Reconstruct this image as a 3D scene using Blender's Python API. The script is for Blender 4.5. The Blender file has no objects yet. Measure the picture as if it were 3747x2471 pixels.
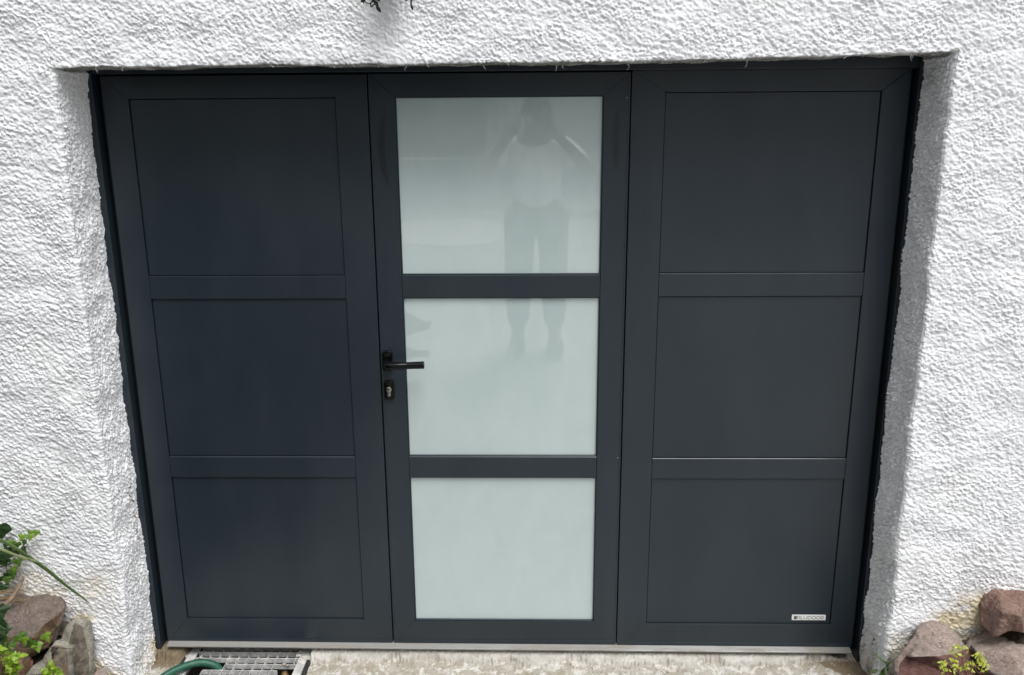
import bpy, bmesh, math, random
import numpy as np
from mathutils import Vector, Matrix, noise

random.seed(7)
rng = np.random.default_rng(11)
SC = bpy.context.scene
COL = SC.collection

# ------------------------------------------------------------------ camera
cam = bpy.data.cameras.new('camera')
cam.sensor_width = 36.0
cam.lens = 29.815
cam.clip_start = 0.01
cam.clip_end = 400.0
camo = bpy.data.objects.new('camera', cam)
COL.objects.link(camo)
RX = Vector((0.99978868, 0.0194572, -0.00663482))
UP = Vector((0.00163408, 0.24650662, 0.96913973))
FW = Vector((-0.02049227, 0.96894577, -0.24642273))
m = Matrix.Identity(4)
for i in range(3):
    m[i][0], m[i][1], m[i][2] = RX[i], UP[i], -FW[i]
m[0][3], m[1][3], m[2][3] = 0.07993, -2.57062, 1.75614
camo.matrix_world = m
SC.camera = camo

# ------------------------------------------------------------------ sky, sun, exposure
SUN = Vector((0.27, -0.46, 1.0)).normalized()          # towards the sun behind thin cloud
elev = math.asin(SUN.z)
world = bpy.data.worlds.new('World')
SC.world = world
world.use_nodes = True
wt = world.node_tree
wt.nodes.clear()
wo = wt.nodes.new('ShaderNodeOutputWorld')
bg = wt.nodes.new('ShaderNodeBackground')
sky = wt.nodes.new('ShaderNodeTexSky')
sky.sky_type = 'NISHITA'
sky.sun_disc = False
sky.sun_elevation = elev
sky.sun_rotation = math.atan2(SUN.x, SUN.y)
sky.dust_density = 3.0
hs = wt.nodes.new('ShaderNodeHueSaturation')            # cloud cover: nearly grey daylight
hs.inputs['Saturation'].default_value = 0.16
wt.links.new(sky.outputs[0], hs.inputs['Color'])
wt.links.new(hs.outputs[0], bg.inputs['Color'])
bg.inputs['Strength'].default_value = 0.10
wt.links.new(bg.outputs[0], wo.inputs['Surface'])
sl = bpy.data.lights.new('sun', 'SUN')
sl.energy = 1.5
sl.angle = math.radians(34)
sl.color = (1.0, 0.99, 0.98)
so = bpy.data.objects.new('sun', sl)
so.rotation_euler = SUN.to_track_quat('Z', 'Y').to_euler()
so.location = (6, -8, 12)
COL.objects.link(so)
SC.view_settings.view_transform = 'Standard'
SC.view_settings.look = 'None'
SC.view_settings.gamma = 1.0
SC.view_settings.use_curve_mapping = False
SC.view_settings.exposure = 0.76

# ------------------------------------------------------------------ helpers
def tag(o, label=None, cat=None, group=None, kind=None):
    if label: o['label'] = label
    if cat: o['category'] = cat
    if group: o['group'] = group
    if kind: o['kind'] = kind
    return o

def empty(name, loc=(0, 0, 0), parent=None):
    o = bpy.data.objects.new(name, None)
    o.empty_display_size = 0.05
    o.location = loc
    COL.objects.link(o)
    if parent: o.parent = parent
    return o

def link(name, me, mats, parent=None, smooth=False):
    if not isinstance(mats, (list, tuple)): mats = [mats]
    for q in mats:
        if q is not None and len(me.materials) < len(mats): me.materials.append(q)
    if smooth: me.polygons.foreach_set('use_smooth', [True] * len(me.polygons))
    o = bpy.data.objects.new(name, me)
    COL.objects.link(o)
    if parent: o.parent = parent
    return o

def obj(name, bm, mats, parent=None, smooth=False):
    me = bpy.data.meshes.new(name)
    bmesh.ops.recalc_face_normals(bm, faces=bm.faces[:])
    bm.to_mesh(me); bm.free()
    return link(name, me, mats, parent, smooth)

def bm_box(x0, x1, y0, y1, z0, z1, bevel=0.0, seg=2, bm=None):
    b = bmesh.new()
    vs = [b.verts.new(p) for p in ((x0,y0,z0),(x1,y0,z0),(x1,y1,z0),(x0,y1,z0),(x0,y0,z1),(x1,y0,z1),(x1,y1,z1),(x0,y1,z1))]
    for f in ((0,3,2,1),(4,5,6,7),(0,1,5,4),(1,2,6,5),(2,3,7,6),(3,0,4,7)):
        b.faces.new([vs[i] for i in f])
    if bevel: bmesh.ops.bevel(b, geom=b.edges[:], offset=bevel, segments=seg, profile=0.5, affect='EDGES')
    return merge(b, bm)

def bm_prism(poly, y0, y1, bevel=0.0, seg=2, bm=None, axis='y'):
    """polygon in (x,z) extruded from y0 to y1 (or, axis 'x', polygon in (y,z) extruded along x)"""
    b = bmesh.new()
    P = (lambda a, c, d: (a, d, c)) if axis == 'y' else (lambda a, c, d: (d, a, c))
    A = [b.verts.new(P(a, c, y0)) for a, c in poly]
    B = [b.verts.new(P(a, c, y1)) for a, c in poly]
    b.faces.new(A); b.faces.new(B[::-1])
    n = len(poly)
    for i in range(n):
        b.faces.new((A[i], B[i], B[(i+1) % n], A[(i+1) % n]))
    bmesh.ops.recalc_face_normals(b, faces=b.faces[:])
    if bevel: bmesh.ops.bevel(b, geom=b.edges[:], offset=bevel, segments=seg, profile=0.5, affect='EDGES')
    return merge(b, bm)

def merge(b, bm):
    if bm is None: return b
    me = bpy.data.meshes.new('tmp'); b.to_mesh(me); b.free(); bm.from_mesh(me); bpy.data.meshes.remove(me)
    return bm

def smooth_path(pts, n=6):
    P = [Vector(p) for p in pts]
    if len(P) < 3: return P
    out = []
    for i in range(len(P) - 1):
        p0 = P[max(i-1, 0)]; p1 = P[i]; p2 = P[i+1]; p3 = P[min(i+2, len(P)-1)]
        for k in range(n):
            t = k / n
            out.append(0.5*((2*p1) + (p2-p0)*t + (2*p0-5*p1+4*p2-p3)*t*t + (3*p1-p0-3*p2+p3)*t**3))
    out.append(P[-1])
    return out

def bm_tube(pts, r, seg=8, bm=None, squash=1.0, n=6):
    """tube along a smoothed path; r a number or a list per input point"""
    Q = smooth_path(pts, n)
    b = bmesh.new()
    N = len(Q)
    rings = []
    ref = Vector((0, 0, 1))
    for i, q in enumerate(Q):
        t = (Q[min(i+1, N-1)] - Q[max(i-1, 0)]).normalized()
        if abs(t.dot(ref)) > 0.95: a = t.cross(Vector((0, 1, 0))).normalized()
        else: a = t.cross(ref).normalized()
        c = a.cross(t)
        if isinstance(r, (list, tuple)):
            f = i / (N-1) * (len(r)-1); k = min(int(f), len(r)-2); rr = r[k] + (r[k+1]-r[k])*(f-k)
        else: rr = r
        rings.append([b.verts.new(q + a*(rr*math.cos(2*math.pi*s/seg)) + c*(rr*squash*math.sin(2*math.pi*s/seg))) for s in range(seg)])
    for i in range(N-1):
        for s in range(seg):
            b.faces.new((rings[i][s], rings[i][(s+1) % seg], rings[i+1][(s+1) % seg], rings[i+1][s]))
    b.faces.new(rings[0][::-1]); b.faces.new(rings[-1])
    return merge(b, bm)

def bm_lathe(profile, center, axis='y', seg=24, bm=None):
    """profile: list of (radius, along); revolved round an axis through center"""
    b = bmesh.new(); c = Vector(center); rings = []
    for r, a in profile:
        ring = []
        for s in range(seg):
            u, v = r*math.cos(2*math.pi*s/seg), r*math.sin(2*math.pi*s/seg)
            o = {'y': (u, a, v), 'z': (u, v, a), 'x': (a, u, v)}[axis]
            ring.append(b.verts.new(c + Vector(o)))
        rings.append(ring)
    for i in range(len(rings)-1):
        for s in range(seg):
            b.faces.new((rings[i][s], rings[i][(s+1) % seg], rings[i+1][(s+1) % seg], rings[i+1][s]))
    b.faces.new(rings[0][::-1]); b.faces.new(rings[-1])
    bmesh.ops.recalc_face_normals(b, faces=b.faces[:])
    return merge(b, bm)

# ------------------------------------------------------------------ materials
class NT:
    def __init__(s, name):
        s.m = bpy.data.materials.new(name); s.m.use_nodes = True
        s.t = s.m.node_tree; s.b = s.t.nodes['Principled BSDF']
        s.co = s.t.nodes.new('ShaderNodeTexCoord')
    def n(s, typ, **kw):
        q = s.t.nodes.new(typ)
        for k, v in kw.items(): setattr(q, k, v)
        return q
    def noise(s, scale, detail=4, rough=0.55, stretch=None, dist=0.0):
        q = s.n('ShaderNodeTexNoise'); q.inputs['Scale'].default_value = scale
        q.inputs['Detail'].default_value = detail; q.inputs['Roughness'].default_value = rough
        q.inputs['Distortion'].default_value = dist
        src = s.co.outputs['Object']
        if stretch:
            mp = s.n('ShaderNodeMapping'); mp.inputs['Scale'].default_value = stretch
            s.t.links.new(src, mp.inputs['Vector']); src = mp.outputs[0]
        s.t.links.new(src, q.inputs['Vector'])
        return q.outputs['Fac']
    def attr(s, name):
        q = s.n('ShaderNodeAttribute'); q.attribute_name = name
        return q.outputs['Fac']
    def ramp(s, fac, stops):
        q = s.n('ShaderNodeValToRGB'); e = q.color_ramp.elements
        while len(e) < len(stops): e.new(0.5)
        for k, (p, c) in enumerate(stops):
            e[k].position = p; e[k].color = (c, c, c, 1) if isinstance(c, (int, float)) else (*c, 1)
        s.t.links.new(fac, q.inputs[0]); return q.outputs[0]
    def mix(s, fac, a, b):
        q = s.n('ShaderNodeMix', data_type='RGBA')
        for sock, v in ((q.inputs[0], fac), (q.inputs[6], a), (q.inputs[7], b)):
            if hasattr(v, 'is_output'): s.t.links.new(v, sock)
            elif isinstance(v, (int, float)): sock.default_value = v
            else: sock.default_value = (*v, 1)
        return q.outputs[2]
    def bump(s, h, strength, dist, normal=None):
        q = s.n('ShaderNodeBump'); q.inputs['Strength'].default_value = strength; q.inputs['Distance'].default_value = dist
        s.t.links.new(h, q.inputs['Height'])
        if normal: s.t.links.new(normal, q.inputs['Normal'])
        return q.outputs[0]
    def set(s, **kw):
        for k, v in kw.items():
            k = k.replace('_', ' ')
            if hasattr(v, 'is_output'): s.t.links.new(v, s.b.inputs[k])
            elif isinstance(v, tuple): s.b.inputs[k].default_value = (*v, 1)
            else: s.b.inputs[k].default_value = v
        return s

def two_tone(name, c1, c2, scale, rough=0.7, bump=0.3, bscale=None, bdist=0.002, stretch=None, spec=0.4, lo=0.35, hi=0.65):
    t = NT(name)
    f = t.ramp(t.noise(scale, 6, 0.6, stretch), [(lo, 0.0), (hi, 1.0)])
    t.set(Base_Color=t.mix(f, c1, c2), Roughness=rough, Specular_IOR_Level=spec)
    if bump: t.set(Normal=t.bump(t.noise(bscale or scale*3, 6, 0.65, stretch), bump, bdist))
    return t.m

M = {}
# white roughcast
t = NT('white roughcast')
base = t.mix(t.ramp(t.noise(5, 5), [(0.3, 0.0), (0.7, 1.0)]), (0.775, 0.785, 0.81), (0.84, 0.845, 0.855))
ochre = t.mix(t.noise(60, 3), (0.60, 0.47, 0.25), (0.70, 0.62, 0.42))
base = t.mix(t.attr('stain'), base, ochre)
base = t.mix(t.attr('grime_shade'), base, (0.21, 0.20, 0.175))  # lower wall grime, plus shade put into the lintel underside's colour
base = t.mix(t.attr('rust'), base, (0.16, 0.085, 0.05))
nb = t.bump(t.noise(420, 3, 0.6), 0.35, 0.0012)
t.set(Base_Color=base, Roughness=0.85, Specular_IOR_Level=0.2, Normal=nb)
M['stucco'] = t.m
# anthracite powder coat
t = NT('anthracite powder coat')
c = t.mix(t.ramp(t.noise(2.2, 3), [(0.35, 0.0), (0.65, 1.0)]), (0.0125, 0.0205, 0.0290), (0.0150, 0.0235, 0.0325))
r = t.ramp(t.noise(3.0, 4, 0.6, (1, 1, 0.5)), [(0.25, 0.27), (0.75, 0.36)])
def smear(t, cx, cz, sx, sz, shear):
    # wiped streak: an uneven ellipse round (cx, cz)
    sp = t.n('ShaderNodeSeparateXYZ'); t.t.links.new(t.co.outputs['Object'], sp.inputs[0])
    def mth(op, a, b):
        q = t.n('ShaderNodeMath', operation=op)
        for sock, v in zip(q.inputs, (a, b)):
            if hasattr(v, 'is_output'): t.t.links.new(v, sock)
            else: sock.default_value = v
        return q.outputs[0]
    dz = mth('SUBTRACT', sp.outputs['Z'], cz)
    dx = mth('SUBTRACT', mth('SUBTRACT', sp.outputs['X'], cx), mth('MULTIPLY', mth('MULTIPLY', dz, dz), shear))
    wob = mth('MULTIPLY', mth('SUBTRACT', t.noise(90, 5, .7, (1, 1, .25)), .5), 1.6)
    d = mth('ADD', mth('ADD', mth('POWER', mth('ABSOLUTE', mth('DIVIDE', dx, sx), 0), 2.0), mth('POWER', mth('ABSOLUTE', mth('DIVIDE', dz, sz), 0), 2.0)), wob)
    return t.ramp(d, [(0.55, 1.0), (1.0, 0.0)])
sm = t.n('ShaderNodeMath', operation='ADD', use_clamp=True)
t.t.links.new(smear(t, -.358, 1.685, .011, .125, 1.3), sm.inputs[0]); t.t.links.new(smear(t, .337, 1.70, .010, .095, 0.0), sm.inputs[1])
c = t.mix(sm.outputs[0], c, (0.006, 0.008, 0.010))
dust = t.ramp(t.noise(700, 2, .5), [(0.66, 0.0), (0.78, 0.30)])
c = t.mix(dust, c, (0.10, 0.105, 0.105))
haze_ = t.ramp(t.noise(4.5, 5, .65, (1, 1, .35), .4), [(0.40, 0.0), (0.80, 0.16)])
c = t.mix(haze_, c, (0.075, 0.085, 0.090))
t.set(Base_Color=c, Roughness=r, Specular_IOR_Level=0.6, Normal=t.bump(t.noise(1500, 1), 0.05, 0.0003))
M['door'] = t.m
M['gasket'] = two_tone('black rubber gasket', (0.006,)*3, (0.009,)*3, 20, 0.6, 0)
t = NT('glossy black handle'); t.set(Base_Color=(0.002, 0.002, 0.0023), Roughness=0.11, Specular_IOR_Level=0.28); M['gloss'] = t.m
t = NT('nickel lock barrel'); t.set(Base_Color=(0.42, 0.40, 0.36), Metallic=1.0, Roughness=t.ramp(t.noise(300, 2), [(0, 0.2), (1, 0.4)])); M['nickel'] = t.m
t = NT('keyhole slot'); t.set(Base_Color=(0.02, 0.02, 0.02), Roughness=0.5); M['slot'] = t.m
# opal laminated glass: white film behind a clear smooth face
t = NT('opal glass')
c = t.mix(t.ramp(t.noise(7, 6, .65, (1, 1, .6), .5), [(0.35, 0.0), (0.65, 1.0)]), (0.465, 0.565, 0.555), (0.505, 0.602, 0.592))
c = t.mix(t.ramp(t.noise(16, 5, .7, (.5, 1, 2.2), 1.2), [(0.60, 0.0), (0.72, 0.35)]), c, (0.57, 0.645, 0.64))
c = t.mix(t.ramp(t.noise(420, 2), [(0.70, 0.0), (0.78, 0.35)]), c, (0.30, 0.33, 0.32))
t.set(Base_Color=c, Roughness=0.6, Specular_IOR_Level=0.1, Coat_Weight=1.0, Coat_Roughness=0.008, Coat_IOR=2.2)
M['glass'] = t.m
# brushed aluminium sill
t = NT('brushed aluminium sill')
f = t.ramp(t.noise(8, 5, 0.6, (1, 6, 6)), [(0.45, 0.0), (0.62, 1.0)])
t.set(Base_Color=t.mix(f, (0.36, 0.36, 0.35), (0.30, 0.285, 0.25)), Metallic=0.35, Roughness=t.ramp(f, [(0, 0.3), (1, 0.7)]))
M['alu'] = t.m
t = NT('galvanised steel')
f = t.ramp(t.noise(45, 5, 0.65), [(0.42, 0.0), (0.62, 1.0)])
t.set(Base_Color=t.mix(f, (0.46, 0.46, 0.455), (0.70, 0.69, 0.66)), Metallic=0.15, Roughness=0.6, Normal=t.bump(t.noise(260, 4), 0.3, 0.001))
M['galv'] = t.m
t = NT('green rubber hose')
f = t.ramp(t.noise(70, 6, 0.7), [(0.55, 0.0), (0.72, 1.0)])
t.set(Base_Color=t.mix(f, (0.010, 0.085, 0.052), (0.11, 0.19, 0.15)), Roughness=0.5, Normal=t.bump(t.noise(300, 3), 0.15, 0.001))
M['hose'] = t.m
t = NT('brass'); t.set(Base_Color=(0.22, 0.15, 0.06), Metallic=0.6, Roughness=0.6); M['brass'] = t.m
# floor: mortar smear, old concrete, mud
t = NT('patched concrete')
conc = t.mix(t.ramp(t.noise(9, 8, 0.65), [(0.40, 0.0), (0.60, 1.0)]), (0.33, 0.295, 0.235), (0.42, 0.40, 0.35))
conc = t.mix(t.ramp(t.noise(26, 8, 0.7, None, 0.4), [(0.50, 0.0), (0.58, 1.0)]), conc, (0.58, 0.565, 0.52))
conc = t.mix(t.ramp(t.noise(60, 6, 0.7), [(0.56, 0.0), (0.70, 1.0)]), conc, (0.26, 0.21, 0.15))
mort = t.mix(t.ramp(t.noise(13, 7, 0.6, (1, 2.5, 1)), [(0.38, 0.0), (0.62, 1.0)]), (0.40, 0.38, 0.335), (0.53, 0.515, 0.475))
base = t.mix(t.attr('mortar'), conc, mort)
mud = t.mix(t.noise(40, 6), (0.13, 0.10, 0.065), (0.24, 0.19, 0.13))
base = t.mix(t.attr('mud'), base, mud)
t.set(Base_Color=base, Roughness=0.9, Specular_IOR_Level=0.2, Normal=t.bump(t.noise(180, 6, 0.7), 0.5, 0.002))
M['floor'] = t.m
M['yard'] = two_tone('grey gravelly yard', (0.29, 0.29, 0.28), (0.40, 0.40, 0.385), 1.2, 0.9, 0.4, 60, 0.003)
M['soil'] = two_tone('dark garden soil', (0.018, 0.013, 0.009), (0.055, 0.04, 0.028), 60, 0.95, 1.0, 90, 0.008)
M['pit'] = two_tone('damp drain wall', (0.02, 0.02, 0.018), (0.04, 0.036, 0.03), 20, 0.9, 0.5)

def stone(name, a, b, c, sc=22, stretch=(1, 1, 1), speck=(0.45, 0.41, 0.37), fleck=0.64):
    t = NT(name); a, b, c, speck = (tuple(v*1.22 for v in q) for q in (a, b, c, speck))
    k = t.mix(t.ramp(t.noise(sc, 8, 0.65, stretch, 0.3), [(0.35, 0.0), (0.65, 1.0)]), a, b)
    k = t.mix(t.ramp(t.noise(sc*0.45, 5, 0.6, stretch, 0.5), [(0.52, 0.0), (0.66, 1.0)]), k, c)
    k = t.mix(t.ramp(t.noise(sc*8, 6, 0.85), [(fleck-0.08, 0.0), (fleck+0.03, 0.9)]), k, speck)
    k = t.mix(t.ramp(t.noise(sc*5, 5, 0.7, stretch), [(0.54, 0.0), (0.66, 0.85)]), k, tuple(v*0.35 for v in a))
    k = t.mix(t.ramp(t.noise(sc*1.6, 7, 0.75, None, 0.6), [(0.60, 0.0), (0.66, 0.75)]), k, (0.33, 0.315, 0.26))
    h = t.bump(t.noise(sc*9, 8, 0.75, stretch), 1.0, 0.006)
    h = t.bump(t.noise(sc*2.2, 5, 0.6, stretch, 0.8), 0.6, 0.008, h)
    t.set(Base_Color=k, Roughness=0.88, Specular_IOR_Level=0.25, Normal=h)
    return t.m
M['st_purple'] = stone('purple brown sandstone', (0.135, 0.100, 0.082), (0.215, 0.172, 0.148), (0.185, 0.135, 0.108), 24, (1, 1, 2.2))
M['st_rust'] = stone('rusty sandstone face', (0.165, 0.100, 0.060), (0.25, 0.165, 0.098), (0.12, 0.08, 0.06), 22, (1, 1, 2))
M['st_grey'] = stone('grey lichen stone', (0.25, 0.24, 0.19), (0.36, 0.345, 0.285), (0.29, 0.27, 0.20), 40, (1, 1, 1), (0.5, 0.49, 0.43), 0.62)
M['st_brown'] = stone('brown layered stone', (0.145, 0.115, 0.085), (0.24, 0.205, 0.16), (0.19, 0.135, 0.09), 26, (3.0, 3.0, 0.6), (0.36, 0.33, 0.28), 0.66)
M['st_pink'] = stone('pinkish field stone', (0.25, 0.185, 0.158), (0.37, 0.30, 0.262), (0.30, 0.225, 0.19), 26, (1, 1, 1), (0.52, 0.46, 0.42), 0.60)
M['st_red'] = stone('dark red stone face', (0.115, 0.052, 0.043), (0.195, 0.11, 0.092), (0.15, 0.08, 0.066), 26, (1, 1, 2.6), (0.34, 0.26, 0.23), 0.68)
M['st_warm'] = stone('reddish boulder', (0.165, 0.098, 0.076), (0.265, 0.178, 0.145), (0.215, 0.125, 0.098), 22, (1, 1, 1.6), (0.42, 0.34, 0.30), 0.63)
M['st_dark'] = stone('dark stone side', (0.06, 0.048, 0.036), (0.11, 0.088, 0.068), (0.08, 0.065, 0.05), 22)

def leafmat(name, a, b, trans=0.25):
    t = NT(name)
    c = t.mix(t.noise(90, 4), a, b)
    t.set(Base_Color=c, Roughness=0.42, Specular_IOR_Level=0.4)
    # thin leaves let some light through
    tr = t.n('ShaderNodeBsdfTranslucent'); mx = t.n('ShaderNodeMixShader'); mx.inputs[0].default_value = trans
    t.t.links.new(c, tr.inputs[0]); t.t.links.new(t.b.outputs[0], mx.inputs[1]); t.t.links.new(tr.outputs[0], mx.inputs[2])
    t.t.links.new(mx.outputs[0], t.t.nodes['Material Output'].inputs[0])
    return t.m
M['ivy_dark'] = leafmat('dark ivy leaf', (0.012, 0.030, 0.010), (0.035, 0.075, 0.022), 0.1)
M['ivy_mid'] = leafmat('green ivy leaf', (0.045, 0.105, 0.018), (0.10, 0.20, 0.03))
M['ivy_lime'] = leafmat('young ivy leaf', (0.12, 0.22, 0.022), (0.20, 0.32, 0.04))
M['lime'] = leafmat('lime green leaf', (0.18, 0.29, 0.02), (0.28, 0.41, 0.035))
M['spurge'] = leafmat('yellow green bract', (0.40, 0.46, 0.055), (0.56, 0.60, 0.12))
M['blade'] = leafmat('grass blade green', (0.085, 0.15, 0.045), (0.16, 0.24, 0.085), 0.15)
M['blade_pale'] = leafmat('pale grass blade', (0.30, 0.36, 0.16), (0.40, 0.46, 0.24), 0.2)
M['stem'] = two_tone('reddish stem', (0.10, 0.025, 0.02), (0.15, 0.05, 0.03), 60, 0.6, 0)
M['vine'] = two_tone('brown vine', (0.055, 0.04, 0.025), (0.10, 0.075, 0.045), 60, 0.8, 0)
M['wood'] = two_tone('dry twig bark', (0.15, 0.105, 0.065), (0.29, 0.22, 0.15), 60, 0.85, 0.4, 160)
M['dry'] = two_tone('dry dead leaf', (0.22, 0.14, 0.07), (0.36, 0.26, 0.15), 70, 0.8, 0.3)
M['deadred'] = two_tone('reddish dead leaf', (0.16, 0.07, 0.045), (0.26, 0.14, 0.09), 70, 0.8, 0.3)
M['potplant'] = leafmat('dark trailing leaf', (0.010, 0.018, 0.010), (0.022, 0.035, 0.016), 0.05)
M['badge'] = two_tone('white enamel badge', (0.78, 0.78, 0.76), (0.82, 0.82, 0.80), 30, 0.35, 0)
M['ink_grey'] = two_tone('grey print', (0.16, 0.16, 0.16), (0.18, 0.18, 0.18), 30, 0.5, 0)
M['ink_black'] = two_tone('black print', (0.008,)*3, (0.011,)*3, 30, 0.5, 0)

# ------------------------------------------------------------------ measured points of stones and plants (metres)
ROCK_SLAB=[(-1.5764,-0.3,0.3376),(-1.5532,-0.23,0.3139),(-1.498,-0.22,0.3071),(-1.4043,-0.22,0.3027),(-1.3791,-0.25,0.29),(-1.3772,-0.29,0.261),(-1.3865,-0.31,0.2159),(-1.3975,-0.33,0.2061),(-1.4529,-0.35,0.1847),(-1.4505,-0.38,0.2192),(-1.4777,-0.38,0.2399),(-1.5398,-0.38,0.2528),(-1.3631,-0.325,0.3107),(-1.3863,-0.345,0.2968),(-1.4037,-0.37,0.2772)]
ROCK_TALL=[(-1.3612,-0.27,0.2402),(-1.349,-0.26,0.2525),(-1.3407,-0.25,0.249),(-1.322,-0.24,0.2288),(-1.3142,-0.25,0.1957),(-1.3038,-0.27,0.1296),(-1.3039,-0.28,0.0764),(-1.3084,-0.29,0.0027),(-1.3542,-0.33,0.0329),(-1.3285,-0.33,0.2008),(-1.3599,-0.3,0.2093),(-1.371,-0.28,0.2193),(-1.323,-0.295,0.2569),(-1.3217,-0.32,0.2386)]
ROCK_LOW=[(-1.3622,-0.35,0.2316),(-1.351,-0.34,0.2287),(-1.3292,-0.34,0.225),(-1.319,-0.345,0.2054),(-1.3173,-0.36,0.1346),(-1.3217,-0.37,0.0637),(-1.3926,-0.39,0.0784),(-1.3899,-0.37,0.1685),(-1.3921,-0.36,0.1864),(-1.3835,-0.355,0.2061),(-1.3256,-0.37,0.2446),(-1.3332,-0.385,0.2406),(-1.3367,-0.4,0.2112),(-1.3445,-0.42,0.1017)]
ROCK_SMALL=[(-1.4097,-0.42,0.1776),(-1.4054,-0.41,0.1894),(-1.3991,-0.4,0.1918),(-1.3702,-0.4,0.1939),(-1.3562,-0.41,0.1822),(-1.3505,-0.43,0.1093),(-1.4106,-0.44,0.1165),(-1.3598,-0.45,0.2074)]
ROCK_CORNER=[(-1.4849,-0.43,0.2965),(-1.4655,-0.42,0.2806),(-1.454,-0.42,0.2695),(-1.4449,-0.42,0.2527),(-1.4291,-0.42,0.2153),(-1.4219,-0.42,0.1965),(-1.4198,-0.42,0.1776),(-1.4123,-0.44,0.1164),(-1.4927,-0.46,0.1311),(-1.4083,-0.5,0.2724)]
ROCK_ROUND=[(-1.3067,-0.26,0.0639),(-1.3042,-0.25,0.0668),(-1.286,-0.25,0.069),(-1.2673,-0.26,0.0642),(-1.2562,-0.28,0.0465),(-1.3025,-0.28,0.0461),(-1.2647,-0.3,0.0833)]
ROCK_GREY=[(-1.4185,-0.24,0.2123),(-1.4081,-0.23,0.2237),(-1.3816,-0.23,0.2219),(-1.3799,-0.24,0.2085),(-1.3888,-0.25,0.1952),(-1.3941,-0.26,0.182),(-1.413,-0.27,0.1847),(-1.4108,-0.26,0.2017),(-1.3836,-0.27,0.2185)]
R1=[(1.2767,-0.25,0.2233),(1.3089,-0.24,0.2364),(1.3426,-0.235,0.2389),(1.3698,-0.24,0.2367),(1.3886,-0.26,0.2223),(1.404,-0.28,0.1944),(1.4164,-0.3,0.1696),(1.4352,-0.33,0.1276),(1.4401,-0.36,0.0617),(1.1892,-0.36,0.0596),(1.1888,-0.33,0.1379),(1.1947,-0.31,0.1501),(1.2209,-0.29,0.1751),(1.247,-0.27,0.192),(1.2691,-0.26,0.2076),(1.2247,-0.33,0.2016),(1.2847,-0.35,0.2173),(1.3333,-0.345,0.2223),(1.3561,-0.38,0.1636)]
R2=[(1.4807,-0.22,0.2967),(1.4917,-0.215,0.3158),(1.5156,-0.215,0.338),(1.5916,-0.22,0.3441),(1.6288,-0.25,0.3381),(1.6095,-0.3,0.2721),(1.5388,-0.33,0.282),(1.5061,-0.33,0.2859),(1.4762,-0.33,0.2816),(1.4635,-0.33,0.2722),(1.4553,-0.32,0.2668),(1.4607,-0.28,0.258),(1.4741,-0.24,0.2679),(1.4691,-0.33,0.3521),(1.5114,-0.35,0.3519)]
R3=[(1.4367,-0.25,0.188),(1.484,-0.24,0.2012),(1.5216,-0.24,0.2112),(1.5931,-0.25,0.2141),(1.6282,-0.28,0.2234),(1.5638,-0.42,0.109),(1.434,-0.4,0.0925),(1.4323,-0.33,0.1497),(1.4256,-0.26,0.178),(1.4094,-0.33,0.2178),(1.4181,-0.37,0.1919),(1.4804,-0.37,0.2459)]
R4=[(1.2025,-0.24,0.083),(1.2134,-0.23,0.1132),(1.2377,-0.225,0.1384),(1.2456,-0.24,0.1432),(1.2169,-0.27,0.133),(1.206,-0.3,0.1163),(1.2042,-0.33,0.0365),(1.1561,-0.33,0.0361),(1.1887,-0.3,0.1206)]
IVY=[(-1.5434,-0.215,0.5419),(-1.4536,-0.21,0.5396),(-1.4353,-0.208,0.5386),(-1.4508,-0.215,0.528),(-1.4773,-0.212,0.5264),(-1.4743,-0.218,0.5118),(-1.4966,-0.216,0.5018),(-1.5193,-0.212,0.5085),(-1.5095,-0.222,0.5014),(-1.5302,-0.214,0.4828),(-1.4907,-0.213,0.477),(-1.5154,-0.212,0.4692),(-1.5378,-0.215,0.4618),(-1.5599,-0.22,0.4483),(-1.5498,-0.218,0.4365),(-1.5322,-0.222,0.4496),(-1.5026,-0.22,0.4468),(-1.5156,-0.213,0.4212),(-1.5303,-0.21,0.4122),(-1.5284,-0.216,0.4011),(-1.5499,-0.212,0.3951),(-1.5454,-0.217,0.3835),(-1.5668,-0.22,0.3833),(-1.5578,-0.22,0.356),(-1.5824,-0.215,0.3346),(-1.5649,-0.212,0.4583)]
IVY2=[(-1.4579,-0.4,0.3433),(-1.4187,-0.39,0.2905),(-1.4027,-0.395,0.2883),(-1.3702,-0.345,0.2665),(-1.382,-0.37,0.2527),(-1.393,-0.372,0.2616),(-1.4467,-0.4,0.2652),(-1.4601,-0.41,0.2906),(-1.4591,-0.42,0.3213),(-1.4623,-0.405,0.3169),(-1.4646,-0.4,0.3746)]
IVYSTEM2=[(-1.4691,-0.42,0.2787),(-1.4265,-0.41,0.2712),(-1.3893,-0.39,0.2625),(-1.3718,-0.37,0.2528),(-1.3547,-0.36,0.2452),(-1.3171,-0.345,0.2314),(-1.2981,-0.34,0.2272),(-1.2965,-0.335,0.2267)]
BLADE=[(-1.508,-0.3,0.5583),(-1.4838,-0.3,0.5515),(-1.4554,-0.3,0.531),(-1.4337,-0.29,0.5032),(-1.412,-0.28,0.4734),(-1.3899,-0.27,0.4433),(-1.3679,-0.26,0.4093),(-1.3448,-0.25,0.373),(-1.315,-0.24,0.335),(-1.3009,-0.235,0.3144),(-1.292,-0.23,0.2937)]
BLADE2=[(-1.5053,-0.31,0.5362),(-1.4815,-0.31,0.5277),(-1.4588,-0.3,0.5086),(-1.4354,-0.29,0.492),(-1.4115,-0.28,0.4769),(-1.3995,-0.275,0.4689),(-1.3858,-0.26,0.4544)]
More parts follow.
